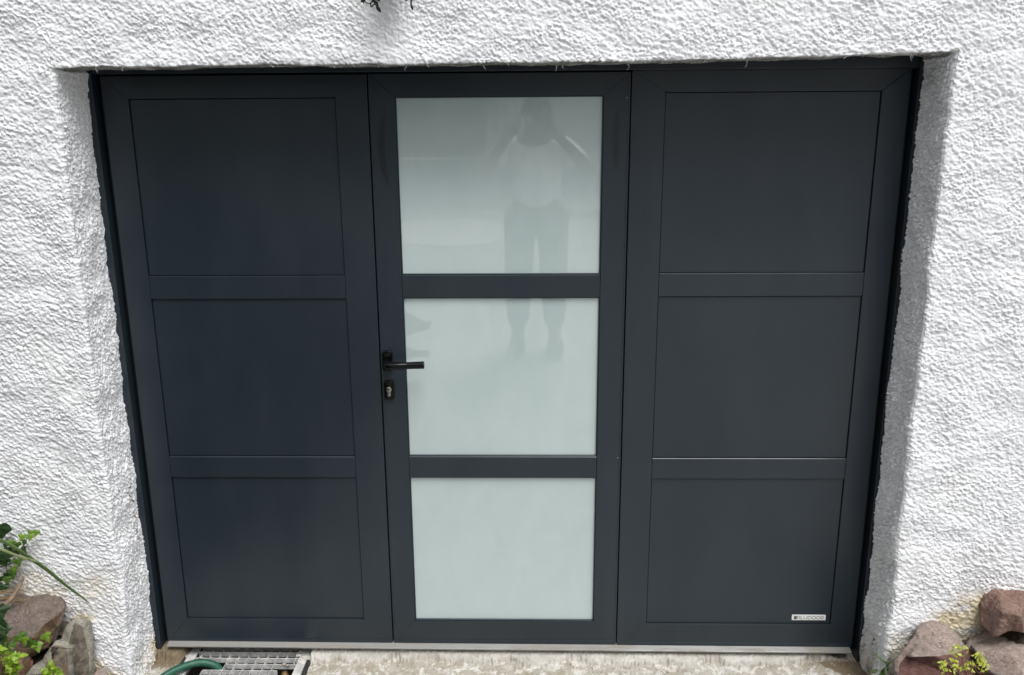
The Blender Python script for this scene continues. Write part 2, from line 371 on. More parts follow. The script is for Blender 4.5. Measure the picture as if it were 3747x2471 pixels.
STICK=[(-1.5017,-0.22,0.3872),(-1.5046,-0.23,0.3731),(-1.5058,-0.25,0.3632),(-1.5116,-0.28,0.3471),(-1.5026,-0.33,0.351),(-1.5165,-0.36,0.3397)]
LIME=[(-1.3535,-0.55,0.3189),(-1.3824,-0.55,0.3434),(-1.2506,-0.55,0.2843),(-1.3505,-0.56,0.289),(-1.3727,-0.56,0.287)]
DRYLEAF=[(-1.3781,-0.245,0.2535),(-1.4104,-0.36,0.1901),(-1.4332,-0.36,0.1745)]
STAIN=[(1.4557,-0.19,0.2357),(1.4947,-0.19,0.2218),(1.4362,-0.19,0.193),(1.3948,-0.19,0.2268),(1.2572,-0.19,0.1172),(1.2911,-0.19,0.152),(-1.3566,-0.19,0.2162),(-1.3404,-0.19,0.0627),(-1.326,-0.19,0.0316),(-1.3743,-0.19,0.2864),(-1.5516,-0.19,0.3054),(-1.338,-0.19,0.2204)]
WEED=[(1.1727,-0.17,0.1086),(1.19,-0.18,0.0982),(1.2023,-0.19,0.0878),(1.2158,-0.21,0.0847)]
WEED2=[(1.1795,-0.2,0.0613),(1.1954,-0.21,0.0758),(1.2101,-0.22,0.0889),(1.2005,-0.22,0.0599),(1.2135,-0.215,0.0998)]
SP_STEM1=[(1.3395,-0.43,0.1947),(1.3232,-0.43,0.2261),(1.3161,-0.43,0.2469),(1.3108,-0.43,0.2638),(1.3096,-0.43,0.2858)]
SP_STEM2=[(1.3707,-0.44,0.2023),(1.3525,-0.44,0.2309),(1.3419,-0.44,0.2477),(1.3475,-0.44,0.2697)]
SP_STEM3=[(1.3297,-0.44,0.2333),(1.3419,-0.44,0.2477)]
SP_STEM4=[(1.3106,-0.44,0.2332),(1.2973,-0.44,0.2409),(1.2868,-0.44,0.2538)]
SP_LEAF=[(1.3014,-0.43,0.2935),(1.3092,-0.43,0.2935),(1.3142,-0.43,0.2897),(1.3221,-0.43,0.2846),(1.3033,-0.43,0.287),(1.2815,-0.43,0.2907),(1.2837,-0.43,0.2959),(1.2788,-0.43,0.2856),(1.2882,-0.43,0.2818),(1.2828,-0.43,0.2804),(1.3004,-0.43,0.265),(1.3132,-0.43,0.2703),(1.3381,-0.44,0.2826),(1.3413,-0.44,0.2749),(1.3564,-0.44,0.2788),(1.3617,-0.44,0.2724),(1.3557,-0.44,0.2672),(1.3447,-0.44,0.2607),(1.3143,-0.43,0.2339),(1.2788,-0.44,0.255),(1.2873,-0.44,0.259),(1.2834,-0.44,0.2447),(1.2904,-0.44,0.2512),(1.2943,-0.44,0.2383),(1.293,-0.44,0.2304),(1.3029,-0.44,0.2318),(1.2428,-0.45,0.2541),(1.2479,-0.45,0.258),(1.2469,-0.45,0.2477),(1.2551,-0.45,0.2542),(1.2619,-0.45,0.253),(1.3257,-0.44,0.2476),(1.3319,-0.44,0.2515),(1.3365,-0.44,0.2503),(1.3489,-0.44,0.2413),(1.3554,-0.44,0.2517),(1.3613,-0.44,0.2491),(1.3654,-0.44,0.244),(1.3724,-0.44,0.2505),(1.3762,-0.44,0.2467),(1.3721,-0.44,0.244),(1.3651,-0.44,0.2375),(1.3707,-0.44,0.2284),(1.3632,-0.44,0.2258),(1.3169,-0.44,0.228),(1.325,-0.44,0.2255),(1.3311,-0.44,0.2307),(1.3374,-0.44,0.2256),(1.2507,-0.45,0.2347),(1.2545,-0.45,0.24),(1.2526,-0.45,0.2283),(1.2666,-0.45,0.2323),(1.2789,-0.45,0.2324)]
POT_L=[(-0.3249,-0.25,2.0662),(-0.3199,-0.25,2.0601),(-0.3267,-0.25,2.0559),(-0.327,-0.25,2.0486),(-0.3245,-0.25,2.0461),(-0.3204,-0.25,2.0509),(-0.3157,-0.25,2.0521),(-0.3133,-0.25,2.049),(-0.3077,-0.25,2.0417)]
POT_L2=[(-0.3199,-0.25,2.0613),(-0.3141,-0.25,2.0594),(-0.3078,-0.25,2.0548)]
POT_L3=[(-0.3415,-0.25,2.0603),(-0.3371,-0.25,2.0554),(-0.3313,-0.25,2.0544),(-0.3267,-0.25,2.0553)]
POT_R=[(-0.2232,-0.24,2.0678),(-0.2242,-0.24,2.0568),(-0.2238,-0.24,2.0507),(-0.2227,-0.24,2.0452)]
HANDLE=[(-0.3646,-0.012,1.0329),(-0.3584,-0.05,1.0348),(-0.3463,-0.055,1.0348),(-0.3071,-0.055,1.0319),(-0.2467,-0.055,1.0303)]
COUPLING=[(-0.7686,-0.0709,-0.06)]

# ------------------------------------------------------------------ numpy relief fields
def band(N, sp, lx, lz, theta, seed, pw=1.0):
    """tileable random field, grain lx by lz metres turned by theta, unit deviation"""
    g = np.random.default_rng(seed)
    k = np.fft.fftfreq(N, sp)
    kx, kz = np.meshgrid(k, k, indexing='ij')
    c, s = math.cos(theta), math.sin(theta)
    a = (kx*c + kz*s)*lx; b = (-kx*s + kz*c)*lz
    q2 = a*a + b*b
    S = (q2**(pw*0.5))/(1+q2*q2*1.6)*np.exp(-(kx*kx+kz*kz)*(0.0026**2))
    F = np.fft.fft2(g.standard_normal((N, N)))*S
    f = np.real(np.fft.ifft2(F))
    return f/f.std()

def samp(f, sp, u, v):
    N = f.shape[0]
    x = (u/sp) % N; y = (v/sp) % N
    i = np.floor(x).astype(int); j = np.floor(y).astype(int)
    a = x-i; b = y-j; i %= N; j %= N; i1 = (i+1) % N; j1 = (j+1) % N
    return f[i, j]*(1-a)*(1-b)+f[i1, j]*a*(1-b)+f[i, j1]*(1-a)*b+f[i1, j1]*a*b

def sstep(a, b, x):
    t = np.clip((x-a)/(b-a), 0, 1); return t*t*(3-2*t)

NF, SPC = 2048, 0.0016
FA = band(NF, SPC, 0.0150, 0.0066, math.radians(-28), 1)      # trowelled flakes, slanting
FB = band(NF, SPC, 0.0094, 0.0056, math.radians(-10), 2)      # smaller flakes
FC = band(NF, SPC, 0.0110, 0.028, math.radians(8), 3)        # vertical drag marks of the reveals
FL = band(NF, SPC, 0.16, 0.13, 0.3, 4)                      # slow unevenness
FR = band(NF, SPC, 0.0085, 0.0085, 0.0, 5)

def relief_front(x, z):
    mixw = sstep(-0.7, 0.9, samp(FL, SPC, x*0.7+1.3, z*0.7))
    def raw(x, z):
        return samp(FA, SPC, x, z)*(0.45+0.55*mixw) + samp(FB, SPC, x+.37, z+.61)*(0.85-0.35*mixw)
    h = raw(x, z)
    for _ in range(3):                                       # flakes sag: steep lower lips
        h = 0.5*h + 0.5*raw(x, z + 0.0028*np.clip(h, -1.6, 1.6))
    big = samp(FA, SPC, x*0.52+.9, z*0.52+.2)                # larger trowel ridges and flats
    amp = 0.72 + 0.26*samp(FL, SPC, x*1.1+.6, z*1.1+.9)
    return np.tanh(h*0.75)*1.2*np.clip(amp, .35, 1.3) + 0.45*big + 0.28*samp(FR, SPC, x, z)

def relief_reveal(p, t):
    """p runs along the reveal, t into the depth; grain along p"""
    h = samp(FC, SPC, t, p)
    h2 = samp(FC, SPC, t + 0.003*np.clip(h, -1.5, 1.5), p + 0.003*h)
    return np.tanh(0.95*h2)*1.0 + 0.28*samp(FR, SPC, t+.7, p+.2)

# ------------------------------------------------------------------ the roughcast wall with its door opening
XL, XR, ZT, ZB = -1.214, 1.206, 1.910, -0.10
YF, YB = -0.19, 0.03
DX = 0.0021
def lin(a, b, d): return list(np.linspace(a, b, max(2, int(round(abs(b-a)/d))+1)))
xs = np.array(lin(-4.5, -1.72, 0.25)[:-1] + lin(-1.72, XL, DX)[:-1] + lin(XL, XR, DX)[:-1] + lin(XR, 1.74, DX)[:-1] + lin(1.74, 4.5, 0.25))
zs = np.array(lin(ZB, ZT, DX)[:-1] + lin(ZT, 2.14, DX)[:-1] + lin(2.14, 3.6, 0.2))
nx, nz = len(xs), len(zs)
iL = int(np.argmin(abs(xs-XL))); iR = int(np.argmin(abs(xs-XR))); jT = int(np.argmin(abs(zs-ZT)))
GX, GZ = np.meshgrid(xs, zs, indexing='ij')
# distance to the opening edge (only meaningful outside it)
dxo = np.maximum(np.maximum(XL-GX, GX-XR), 0); dzo = np.maximum(GZ-ZT, 0)
dist = np.hypot(dxo, dzo)
RAD = 0.013
def shear(x, z): return z + (0.018*np.clip((x-0.2)/1.0, 0, 1.5)**1.5 - 0.004*np.clip(-(x+0.7)/.5, 0, 1))*sstep(0.6, 1.9, z)
fade = sstep(1.95, 1.73, abs(GX))*sstep(2.4, 2.14, GZ)
h = relief_front(GX, GZ)*0.0020 + samp(FL, SPC, GX, GZ)*0.0016
h *= fade
def unevenx(z): return 0.003*samp(FL, SPC, 0*z+.31, z*0.55)
w = np.clip(1-dist/RAD, 0, 1)
lx = np.where(GX < XL, 1.0, np.where(GX > XR, -1.0, 0.0)); lzz = np.where(GZ > ZT, -1.0, 0.0)
onL = (abs(GX-XL) < 1e-6) & (GZ <= ZT+1e-6); onR = (abs(GX-XR) < 1e-6) & (GZ <= ZT+1e-6)
onT = (abs(GZ-ZT) < 1e-6) & (GX >= XL-1e-6) & (GX <= XR+1e-6)
lx = np.where(onL, 1.0, np.where(onR, -1.0, lx)); lzz = np.where(onT, -1.0, lzz)
ln = np.maximum(np.hypot(lx, lzz), 1e-6)
lx, lzz = lx/ln, lzz/ln
rnd = 0.32*RAD*w*w*(1-.72*lzz*lzz)
ws = sstep(0, 1, w)*0.7
# at the corner the outward direction turns from the face (-y) towards the opening
PX = GX + lx*(h*ws) - lx*rnd*w
PZ = shear(GX, GZ) + lzz*(h*ws) - lzz*rnd*w
PY = YF - h*(1-0.45*ws) + rnd
keep = ~((GX > XL+1e-6) & (GX < XR-1e-6) & (GZ < ZT-1e-6))
wob = np.where(dist < 0.15, (1-dist/0.15), 0)
PX += wob*unevenx(GZ)*np.where(GZ < ZT+.1, 1, 0)*np.where(abs(lx) > .3, 1, 0)
idx = -np.ones((nx, nz), int); idx[keep] = np.arange(keep.sum())
V = [np.stack([PX[keep], PY[keep], PZ[keep]], 1)]
# stains on the face
def blobs(x, z, L): 
    s = np.zeros_like(x)
    for bx, bz, r, a in L: s = np.maximum(s, a*np.exp(-((x-bx)**2+(z-bz)**2)/(r*r)))
    return s
ST = [(1.475, .240, .065, 2.0), (1.43, .19, .065, 1.8), (1.385, .232, .035, 1.0), (1.50, .27, .035, 1.6), (1.27, .12, .05, .8), (1.30, .155, .03, .7), (-1.335, .05, .03, 1.3), (-1.30, .02, .035, 1.2),
      (-1.36, .215, .028, 1.3), (-1.40, .26, .05, .45), (-1.53, .32, .09, .5), (-1.62, .30, .08, .5), (-1.335, .22, .02, 1.0), (-1.30, .33, .06, .35), (-1.44, .30, .06, .45)]
sb = blobs(GX, GZ, ST)
n1 = samp(FL, SPC, GX*2.1, GZ*2.1); n2 = samp(FB, SPC, GX, GZ)
stain = np.clip(sb*(1.0+0.35*n1+0.35*n2), 0, 1)
stain = np.clip(stain + 0.5*sstep(0.05, -0.05, GZ)*(1+n1*.5), 0, 1)*0.85
grime_shade = np.clip(0.30*sstep(.55, 0.1, GZ)*sstep(0.1, 1.2, n1)*sstep(0, -1.2, n2) + 0.28*sstep(-0.9, -1.9, h/0.0020)*sstep(1.4, .2, GZ), 0, 1)
att = {'stain': [stain[keep]], 'grime_shade': [grime_shade[keep]], 'rust': [np.zeros(keep.sum())]}
Q = []
a, b_, c, d = idx[:-1, :-1], idx[1:, :-1], idx[1:, 1:], idx[:-1, 1:]
ok = (a >= 0) & (b_ >= 0) & (c >= 0) & (d >= 0)
cellin = (GX[:-1, :-1] > XL-1e-6) & (GX[1:, :-1] < XR+1e-6) & (GZ[:-1, 1:] < ZT+1e-6)
ok &= ~cellin
Q.append(np.stack([a[ok], b_[ok], c[ok], d[ok]], 1))
# reveal strip along the opening
loop = [(iL, j) for j in range(0, jT+1)] + [(i, jT) for i in range(iL+1, iR+1)] + [(iR, j) for j in range(jT-1, -1, -1)]
li = np.array([p[0] for p in loop]); lj = np.array([p[1] for p in loop])
bx, bz = xs[li], zs[lj]
nl = len(loop)
ndx = np.where(li == iL, 1.0, np.where(li == iR, -1.0, 0.0)); ndz = np.where(lj == jT, -1.0, 0.0)
# ease the corners
for arr in (ndx, ndz):
    k = np.ones(9)/9; arr[:] = np.convolve(np.pad(arr, 4, mode='edge'), k, 'valid')
side = np.where(li == iL, 0, np.where(li == iR, 2, 1))
path = np.where(side == 1, bx, bz)
depth = np.array(lin(0, YB-YF, DX))
nt = len(depth)
T2, _ = np.meshgrid(depth, np.arange(nl)); 
BX = bx[:, None]+0*T2; BZ = bz[:, None]+0*T2; PA = path[:, None]+0*T2; SD = side[:, None]+0*T2
hf = relief_front(BX, BZ)*0.0020 + samp(FL, SPC, BX, BZ)*0.0016
hr = relief_reveal(PA + SD*0.77, T2 + SD*1.3)*np.where(SD == 1, 0.0022, np.where(SD == 2, 0.0062, 0.0044)) + samp(FL, SPC, PA*1.0+SD*.9, T2+.4)*0.0022
bl = sstep(0.002, 0.03, T2)
hr *= 1-.55*sstep(.145, .185, T2)
H = hf*(1-bl)+hr*bl
# the inner corners below the lintel are filled and rounded
cor = np.exp(-np.maximum(ZT-BZ, 0)/0.030)*np.exp(-np.minimum(abs(BX-XL), abs(BX-XR))/0.030)
H += 0.012*cor*sstep(0.0, .06, T2)*np.where(SD == 1, .4, 1)
# hairline crack in the left reveal
CR = [(-.058, .623), (-.065, .596), (-.040, .558), (-.037, .518), (-.044, .464), (-.047, .444), (-.041, .424)]
yy = YF + T2
dc = np.full(T2.shape, 9.0)
for (y0, z0), (y1, z1) in zip(CR[:-1], CR[1:]):
    vy, vz = y1-y0, z1-z0; u = np.clip(((yy-y0)*vy+(BZ-z0)*vz)/(vy*vy+vz*vz), 0, 1)
    dc = np.minimum(dc, np.hypot(yy-(y0+u*vy), BZ-(z0+u*vz)))
dc = np.where(SD == 0, dc, 9)
CR2 = [(-.10, .125), (-.098, .10), (-.09, .075)]
for (y0, z0), (y1, z1) in zip(CR2[:-1], CR2[1:]):
    vy, vz = y1-y0, z1-z0; u = np.clip(((yy-y0)*vy+(BZ-z0)*vz)/(vy*vy+vz*vz), 0, 1)
    dc = np.where(SD == 2, np.minimum(dc, np.hypot(yy-(y0+u*vy), BZ-(z0+u*vz))), dc)
rust = np.clip(1.0*sstep(0.0042, 0.0008, dc) + 0.16*sstep(0.022, 0.0, dc)*(1+samp(FB, SPC, yy, BZ)), 0, 1)
H -= 0.004*sstep(0.005, 0.0, dc)
wr = np.clip(1-T2/RAD, 0, 1); rnd2 = 0.32*RAD*wr*wr*(1-.72*ndz[:, None]**2)
ux = unevenx(BZ)*np.where(SD == 1, 0, 1)
wq = sstep(0, 1, wr)
Hl = H*(1-.3*wq)
RXX = BX + ndx[:, None]*(Hl - rnd2) + ux
RZZ = shear(BX, BZ) + np.where(SD == 1, .006*T2/.19, 0) + ndz[:, None]*(Hl - rnd2)
RYY = YF + T2 + rnd2 - H*.685*wq
# the strip's first row is the face's own edge row
first = idx[li, lj]
off = keep.sum()
ids = np.concatenate([first[:, None], off + np.arange(nl*(nt-1)).reshape(nl, nt-1)], 1)
V.append(np.stack([RXX[:, 1:].ravel(), RYY[:, 1:].ravel(), RZZ[:, 1:].ravel()], 1))
n1 = samp(FL, SPC, PA*2.1+.3, T2*2.1); n2 = samp(FB, SPC, PA, T2)
st2 = np.clip(0.75*sstep(.10, -.03, BZ)*np.where(SD == 0, sstep(.08, .2, T2)+.25, .35)*(1+.5*n1+.4*n2), 0, 1)
gr2 = np.clip(0.80*np.where(SD == 1, 1, 0)*sstep(.004, .03, T2)*(1.1+.2*n1+.15*n2) + .9*sstep(.9, .2, abs(T2-.165)/.05)*np.where(SD == 1, 1, 0)*sstep(1.0, 1.9, n2+.5*n1) + 0.3*sstep(-0.9, -1.9, hr/0.0019)*np.where(SD == 1, 0, 1)*sstep(1.2, .1, BZ) + .25*np.where(SD==2, sstep(.25, -.05, BZ), 0)*(1+n1), 0, 1)  # whole lintel underside darkened: its grime and its shade in one colour
att['stain'].append(st2[:, 1:].ravel()); att['grime_shade'].append(gr2[:, 1:].ravel()); att['rust'].append(rust[:, 1:].ravel())
a, b_, c, d = ids[:-1, :-1], ids[1:, :-1], ids[1:, 1:], ids[:-1, 1:]
Q.append(np.stack([a.ravel(), d.ravel(), c.ravel(), b_.ravel()], 1))

def mesh_np(name, V, Q, att=None, smooth=True):
    me = bpy.data.meshes.new(name)
    me.vertices.add(len(V)); me.vertices.foreach_set('co', V.astype(np.float32).ravel())
    nq = len(Q)
    me.loops.add(nq*4); me.polygons.add(nq)
    me.loops.foreach_set('vertex_index', Q.astype(np.int32).ravel())
    me.polygons.foreach_set('loop_start', np.arange(0, nq*4, 4, dtype=np.int32))
    me.update(calc_edges=True)
    me.polygons.foreach_set('use_smooth', np.full(nq, smooth))
    for k, v in (att or {}).items():
        a = me.attributes.new(k, 'FLOAT', 'POINT'); a.data.foreach_set('value', v.astype(np.float32))
    me.validate()
    return me
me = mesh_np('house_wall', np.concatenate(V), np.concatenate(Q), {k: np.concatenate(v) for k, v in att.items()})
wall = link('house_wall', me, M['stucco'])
tag(wall, 'white roughcast house wall with a deep door opening', 'wall')
# loose threads of render hanging from the lintel edge
b = bmesh.new()
for x, ln in ((-1.10, .016), (-1.02, .013), (-.62, .010), (-.45, .012), (-.395, .010), (-.33, .012), (-.27, .014), (-.20, .013), (-.05, .012), (.02, .009), (.16, .017), (.18, .010), (.36, .016), (.395, .010), (.55, .010), (.70, .018), (.93, .011), (1.10, .013), (1.165, .016)):
    z = float(shear(np.array(x), np.array(ZT))) - .001 + random.uniform(-.001, .002)
    y = YF + random.choice((.012, .02, .03, .16)) 
    p = Vector((x, y, z + .004)); pts = [p]
    for k in range(3):
        p = p + Vector((random.uniform(-.006, .006), random.uniform(-.003, .003), -ln/3)); pts.append(p)
    bm_tube(pts, [.0020, .0014, .0012, .0009], 5, b, n=2)
strands = obj('render_thread', b, M['stucco'], wall, True)
strands['kind'] = 'stuff'

# ------------------------------------------------------------------ ground outside, sloping up away from the wall
def ground_z(y):
    if y > -0.9: return -0.045
    if y > -8.6: return -0.045 + 0.172*(-0.9-y)
    return -0.045 + 0.172*7.7 + 0.01*(-8.6-y)
ys = np.array([-0.205, -0.9, -1.5, -2, -2.5, -3, -4, -5, -6, -7, -8, -8.6, -12, -25, -60, -120]); xg = np.array([-120, -40, -15, -8, -4, -2, -1, 0, 1, 2, 4, 8, 15, 40, 120])
GX2, GY2 = np.meshgrid(xg, ys, indexing='ij')
GZ2 = np.vectorize(ground_z)(GY2)
ii = np.arange(GX2.size).reshape(GX2.shape)
Qg = np.stack([ii[:-1, :-1].ravel(), ii[:-1, 1:].ravel(), ii[1:, 1:].ravel(), ii[1:, :-1].ravel()], 1)
g = link('ground', mesh_np('ground', np.stack([GX2.ravel(), GY2.ravel(), GZ2.ravel()], 1), Qg, None, False), M['yard'])
tag(g, kind='structure')

# floor of the opening: mortar smear under the sill, old concrete, drain cut-out
fx = np.array(lin(-1.25, 1.25, .003)); fy = np.array(lin(-.21, .055, .003))
FX, FY = np.meshgrid(fx, fy, indexing='ij')
HX0, HX1 = -1.098, -.694
edge = -.036 + .008*samp(FL, SPC, FX*1.2, 0*FX+.2) + .004*samp(FA, SPC, FX, 0*FX+.5)
edge = np.where(FX > .95, edge + .02*sstep(.95, 1.1, FX), edge)
edge = np.where(FX < HX0, edge+.02, edge)
mort = sstep(-.002, .002, FY-edge)
mort = np.where(FX > 1.06, mort*sstep(1.13, 1.06, FX + .02*samp(FL, SPC, FX*3, FY*3)), mort)
sill_z = -.003 - .004*FX
zf = -.040 + .0022*samp(FL, SPC, FX, FY) + .0022*samp(FB, SPC, FX, FY)*.6 + .0011*samp(FR, SPC, FX, FY)
ramp_ = sstep(-.045, .0, FY)
zm = -.030 + (sill_z+.024)*ramp_ + .0022*samp(FA, SPC, FX, FY*1.6) + .0028*samp(FL, SPC, FX*2, FY*2)*(1-ramp_) + .0005*samp(FR, SPC, FX, FY)
zf = zf*(1-mort) + np.maximum(zf, zm)*mort
# crack lines and lumps in the mortar
lump = np.clip(samp(FB, SPC, FX*.8+.5, FY*.8)-1.1, 0, 2)*sstep(.8, 1.6, samp(FL, SPC, FX*1.5, FY*0+.77)+.5)
zf += .004*lump*sstep(.02, .0, abs(FY+.02))
ck = abs(samp(FL, SPC, FX*2.3+.9, FY*2.3)); ck2 = abs(samp(FA, SPC, FX*.7+.1, FY*.7))
zf -= .0035*sstep(.06, .0, ck)*mort*sstep(0, .6, samp(FL, SPC, FX*.6+.2, FY*0+.3))
mud = np.clip(sstep(-1.085, -1.12, FX + .015*samp(FL, SPC, FX*2, FY*2))*sstep(-.085, -.06, FY+.012*samp(FB, SPC, FX, FY)) + sstep(1.075, 1.10, FX + .02*samp(FL, SPC, FX*3, FY*3))*sstep(.0, -.02, FY) + sstep(-.13, -.19, FY)*.4, 0, 1)
mud = np.clip(mud + .8*sstep(.05, .0, ck)*mort*sstep(.1, .8, samp(FL, SPC, FX*.6+.2, FY*0+.3)) + .5*sstep(.1, -.02, abs(FY-edge)/.01)*sstep(0, 1, samp(FB, SPC, FX, FY)), 0, 1)
kp = ~((FX > HX0) & (FX < HX1) & (FY > -.2))
zf = np.where((FX > HX0-.02) & (FX < HX1+.02), np.minimum(zf, -.031 + .003*samp(FB, SPC, FX, FY)*0), zf)
fi = -np.ones(FX.shape, int); fi[kp] = np.arange(kp.sum())
a, b_, c, d = fi[:-1, :-1], fi[1:, :-1], fi[1:, 1:], fi[:-1, 1:]
ok = (a >= 0) & (b_ >= 0) & (c >= 0) & (d >= 0)
fl = link('floor', mesh_np('floor', np.stack([FX[kp], FY[kp], zf[kp]], 1), np.stack([a[ok], b_[ok], c[ok], d[ok]], 1), {'mortar': mort[kp], 'mud': mud[kp]}), M['floor'])
tag(fl, kind='structure')
# the pit under the grating
b = bmesh.new()
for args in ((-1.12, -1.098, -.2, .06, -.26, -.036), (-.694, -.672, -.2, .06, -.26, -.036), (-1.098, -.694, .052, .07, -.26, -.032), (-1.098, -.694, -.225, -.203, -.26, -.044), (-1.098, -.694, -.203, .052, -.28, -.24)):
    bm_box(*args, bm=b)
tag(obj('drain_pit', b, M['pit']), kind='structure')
# dark room behind the door, so that gaps show no daylight
b = bm_box(-1.3, 1.3, .09, .11, -.2, 2.1)
tag(obj('back_wall', b, M['gasket']), kind='structure')

# soil of the two beds beside the opening
for nm, sx in (('soil', -1), ('soil', 1)):
    u = np.array(lin(1.225, 1.75, .012)[:-1] + lin(1.75, 4.5, .25)); v = np.array(lin(-.17, -.85, .012))
    UU, VV = np.meshgrid(u, v, indexing='ij')
    top = (.17 if sx < 0 else .14)
    zz = -.07 + (top+.07)*sstep(1.27, 1.42, UU)*sstep(-.82, -.36, VV) + (.13*sstep(1.49, 1.55, UU)*sstep(-.38, -.27, VV) if sx > 0 else 0) + .006*samp(FL, SPC, UU*2, VV*2) + .006*samp(FA, SPC, UU, VV) + .003*samp(FR, SPC, UU, VV)
    ii = np.arange(UU.size).reshape(UU.shape)
    q = np.stack([ii[:-1, :-1].ravel(), ii[1:, :-1].ravel(), ii[1:, 1:].ravel(), ii[:-1, 1:].ravel()], 1)
    if sx > 0: q = q[:, ::-1]
    s_ = link(nm, mesh_np(nm, np.stack([sx*UU.ravel(), VV.ravel(), zz.ravel()], 1), q[:, ::-1]), M['soil'])
    tag(s_, kind='structure')

# ------------------------------------------------------------------ the garage door
door = tag(empty('garage_door', (0, 0, 0)), 'anthracite grey three-leaf garage door with frosted panes in the middle leaf', 'garage door')
# fixed frame: two posts and a head
for x0, x1 in ((-1.25, -1.196), (1.196, 1.25)):
    obj('door_post', bm_box(x0, x1, -.014, .06, -.004 if x0 < 0 else -.055, 1.99, .0015), M['door'], door)
obj('door_head', bm_box(-1.194, 1.194, -.012, .06, 1.8985, 1.99, .0015), M['door'], door)
for x0, x1 in ((-1.194, -1.179), (1.181, 1.194)):
    obj('rubber_seal', bm_box(x0, x1, .028, .058, .002, 1.896), M['gasket'], door)
sl_ = bm_prism([(-.024, -.0005), (-.024, .0035), (.0, .0095), (.05, .0110), (.05, -.006), (-.018, -.006)], -1.172, 1.172, .0008, 2, axis='x')
for v in sl_.verts: v.co.z += .0055 - .0042*v.co.x
obj('sill', sl_, M['alu'], door)

def frame_piece(name, poly, leaf, y0=0.0, y1=.045, bev=.0009):
    return obj(name, bm_prism(poly, y0, y1, bev, 1 if bev > .001 else 2), M['door'], leaf)

LEAF = []
def build_leaf(x0, x1, zb, zt, px0, px1, zl, kind):
    """one leaf: mitred outer frame, two cross rails, three infills"""
    lf = empty('door_leaf', ((x0+x1)/2, 0, zb), door); lf.location = (0, 0, 0)
    g = .00022
    bt, tp = zl[-1], zl[0]
    # stiles with 45 degree ends, top and bottom rails between them
    frame_piece('stile', [(x0, zb), (px0-.00003, bt-.00003), (px0-g, tp+g), (x0, zt)], lf)
    frame_piece('stile', [(x1, zb), (x1, zt), (px1+g, tp+g), (px1+.00003, bt-.00003)], lf)
    frame_piece('rail', [(x0+2*g, zt), (px0+g, tp+g), (px1-g, tp+g), (x1-2*g, zt)], lf)
    frame_piece('rail', [(x0+.0002, zb), (x1-.0002, zb), (px1-.00006, bt-.00003), (px0+.00006, bt-.00003)], lf, .0002, .045, .0006)
    for a, c in ((zl[2], zl[1]), (zl[4], zl[3])):
        frame_piece('rail', [(px0+.0004, a), (px1-.0004, a), (px1-.0004, c), (px0+.0004, c)], lf, .0004, .045, .0013)
    # weather strip along the foot, set a little proud
    obj('weather_strip', bm_box(x0+.001, x1-.001, -.0022, .03, zb-.0015, zb+.013, .0008), M['door'], lf)
    for k in range(3):
        z1, z0 = zl[2*k], zl[2*k+1]
        if kind == 'glass':
            obj('glass_pane', bm_box(px0+.0005, px1-.0005, .011, .036, z0+.0006, z1-.0006, .0006), M['glass'], lf)
            r = bmesh.new()       # slim bead around the pane
            for q in ((px0, px0+.004, z0, z1), (px1-.004, px1, z0, z1), (px0+.004, px1-.004, z0, z0+.004), (px0+.004, px1-.004, z1-.004, z1)):
                bm_box(q[0]+.0003, q[1]-.0003, .0045, .0105, q[2]+.0003, q[3]-.0003, .0006, 1, r)
            obj('glazing_bead', r, M['door'], lf)
        else:
            obj('panel', bm_box(px0+.0016, px1-.0016, .0062, .036, z0+.0016, z1-.0016, .0012), M['door'], lf)
    LEAF.append(lf)
    return lf
lL = build_leaf(-1.1765, -.3935, .0165, 1.893, -1.1005, -.4885, [1.8285, 1.2995, 1.2275, .702, .6295, .105], 'panel')
lM = build_leaf(-.3895, .3745, .0160, 1.894, -.3135, .298, [1.8295, 1.3005, 1.230, .703, .6305, .101], 'glass')
lR = build_leaf(.3785, 1.1785, .0110, 1.898, .4765, 1.1005, [1.8365, 1.3035, 1.2315, .698, .627, .0945], 'panel')
for lf, n in ((lL, 'left'), (lR, 'right')): pass
# seam strips standing in the gaps between the leaves
for x in (-.3915, .3765):
    obj('rubber_seal', bm_box(x-.0075, x+.0075, .046, .058, .012, 1.896), M['gasket'], door)
# raised edge bead along the seams, as rolled profiles have
for lf, x in ((lM, -.3862), (lM, .3712)):
    obj('edge_bead', bm_box(x-.0016, x+.0016, -.0018, .004, .034, 1.88, .0008, 2), M['door'], lf)
# screw heads on the seams
for x, z in ((.3655, 1.822), (.3655, .70)):
    obj('screw', bm_lathe([(.0022, .0), (.0022, -.0012), (.0012, -.0018)], (x, 0, z), 'y', 10), M['nickel'], lM)

# lever handle and lock on the middle leaf
def pill(x, z, w, hh, y0, y1, bev, r):
    pts = []
    for sx, sz, a0 in ((1, 1, 0), (-1, 1, 90), (-1, -1, 180), (1, -1, 270)):
        for k in range(5):
            a = math.radians(a0 + k*22.5)
            pts.append((x + sx*(w/2-r) + r*math.cos(a), z + sz*(hh/2-r) + r*math.sin(a)))
    return bm_prism(pts, y0, y1, bev, 3)
obj('handle_plate', pill(-.3668, 1.028, .031, .067, -.0125, .002, .0022, .009), M['gloss'], lM, True)
hb = bm_lathe([(.0115, -.010), (.0115, -.030), (.0105, -.044), (.006, -.052)], (-.366, 0, 1.030), 'y', 20)
bm_tube([(-.366, -.030, 1.030), (-.363, -.050, 1.0285), (-.352, -.0585, 1.0275), (-.33, -.060, 1.0275), (-.30, -.058, 1.028), (-.270, -.056, 1.0285), (-.2455, -.0555, 1.029)], [.0120, .0135, .0135, .0122, .0112, .0116, .0118], 16, hb, 1.0)
obj('lever', hb, M['gloss'], lM, True)
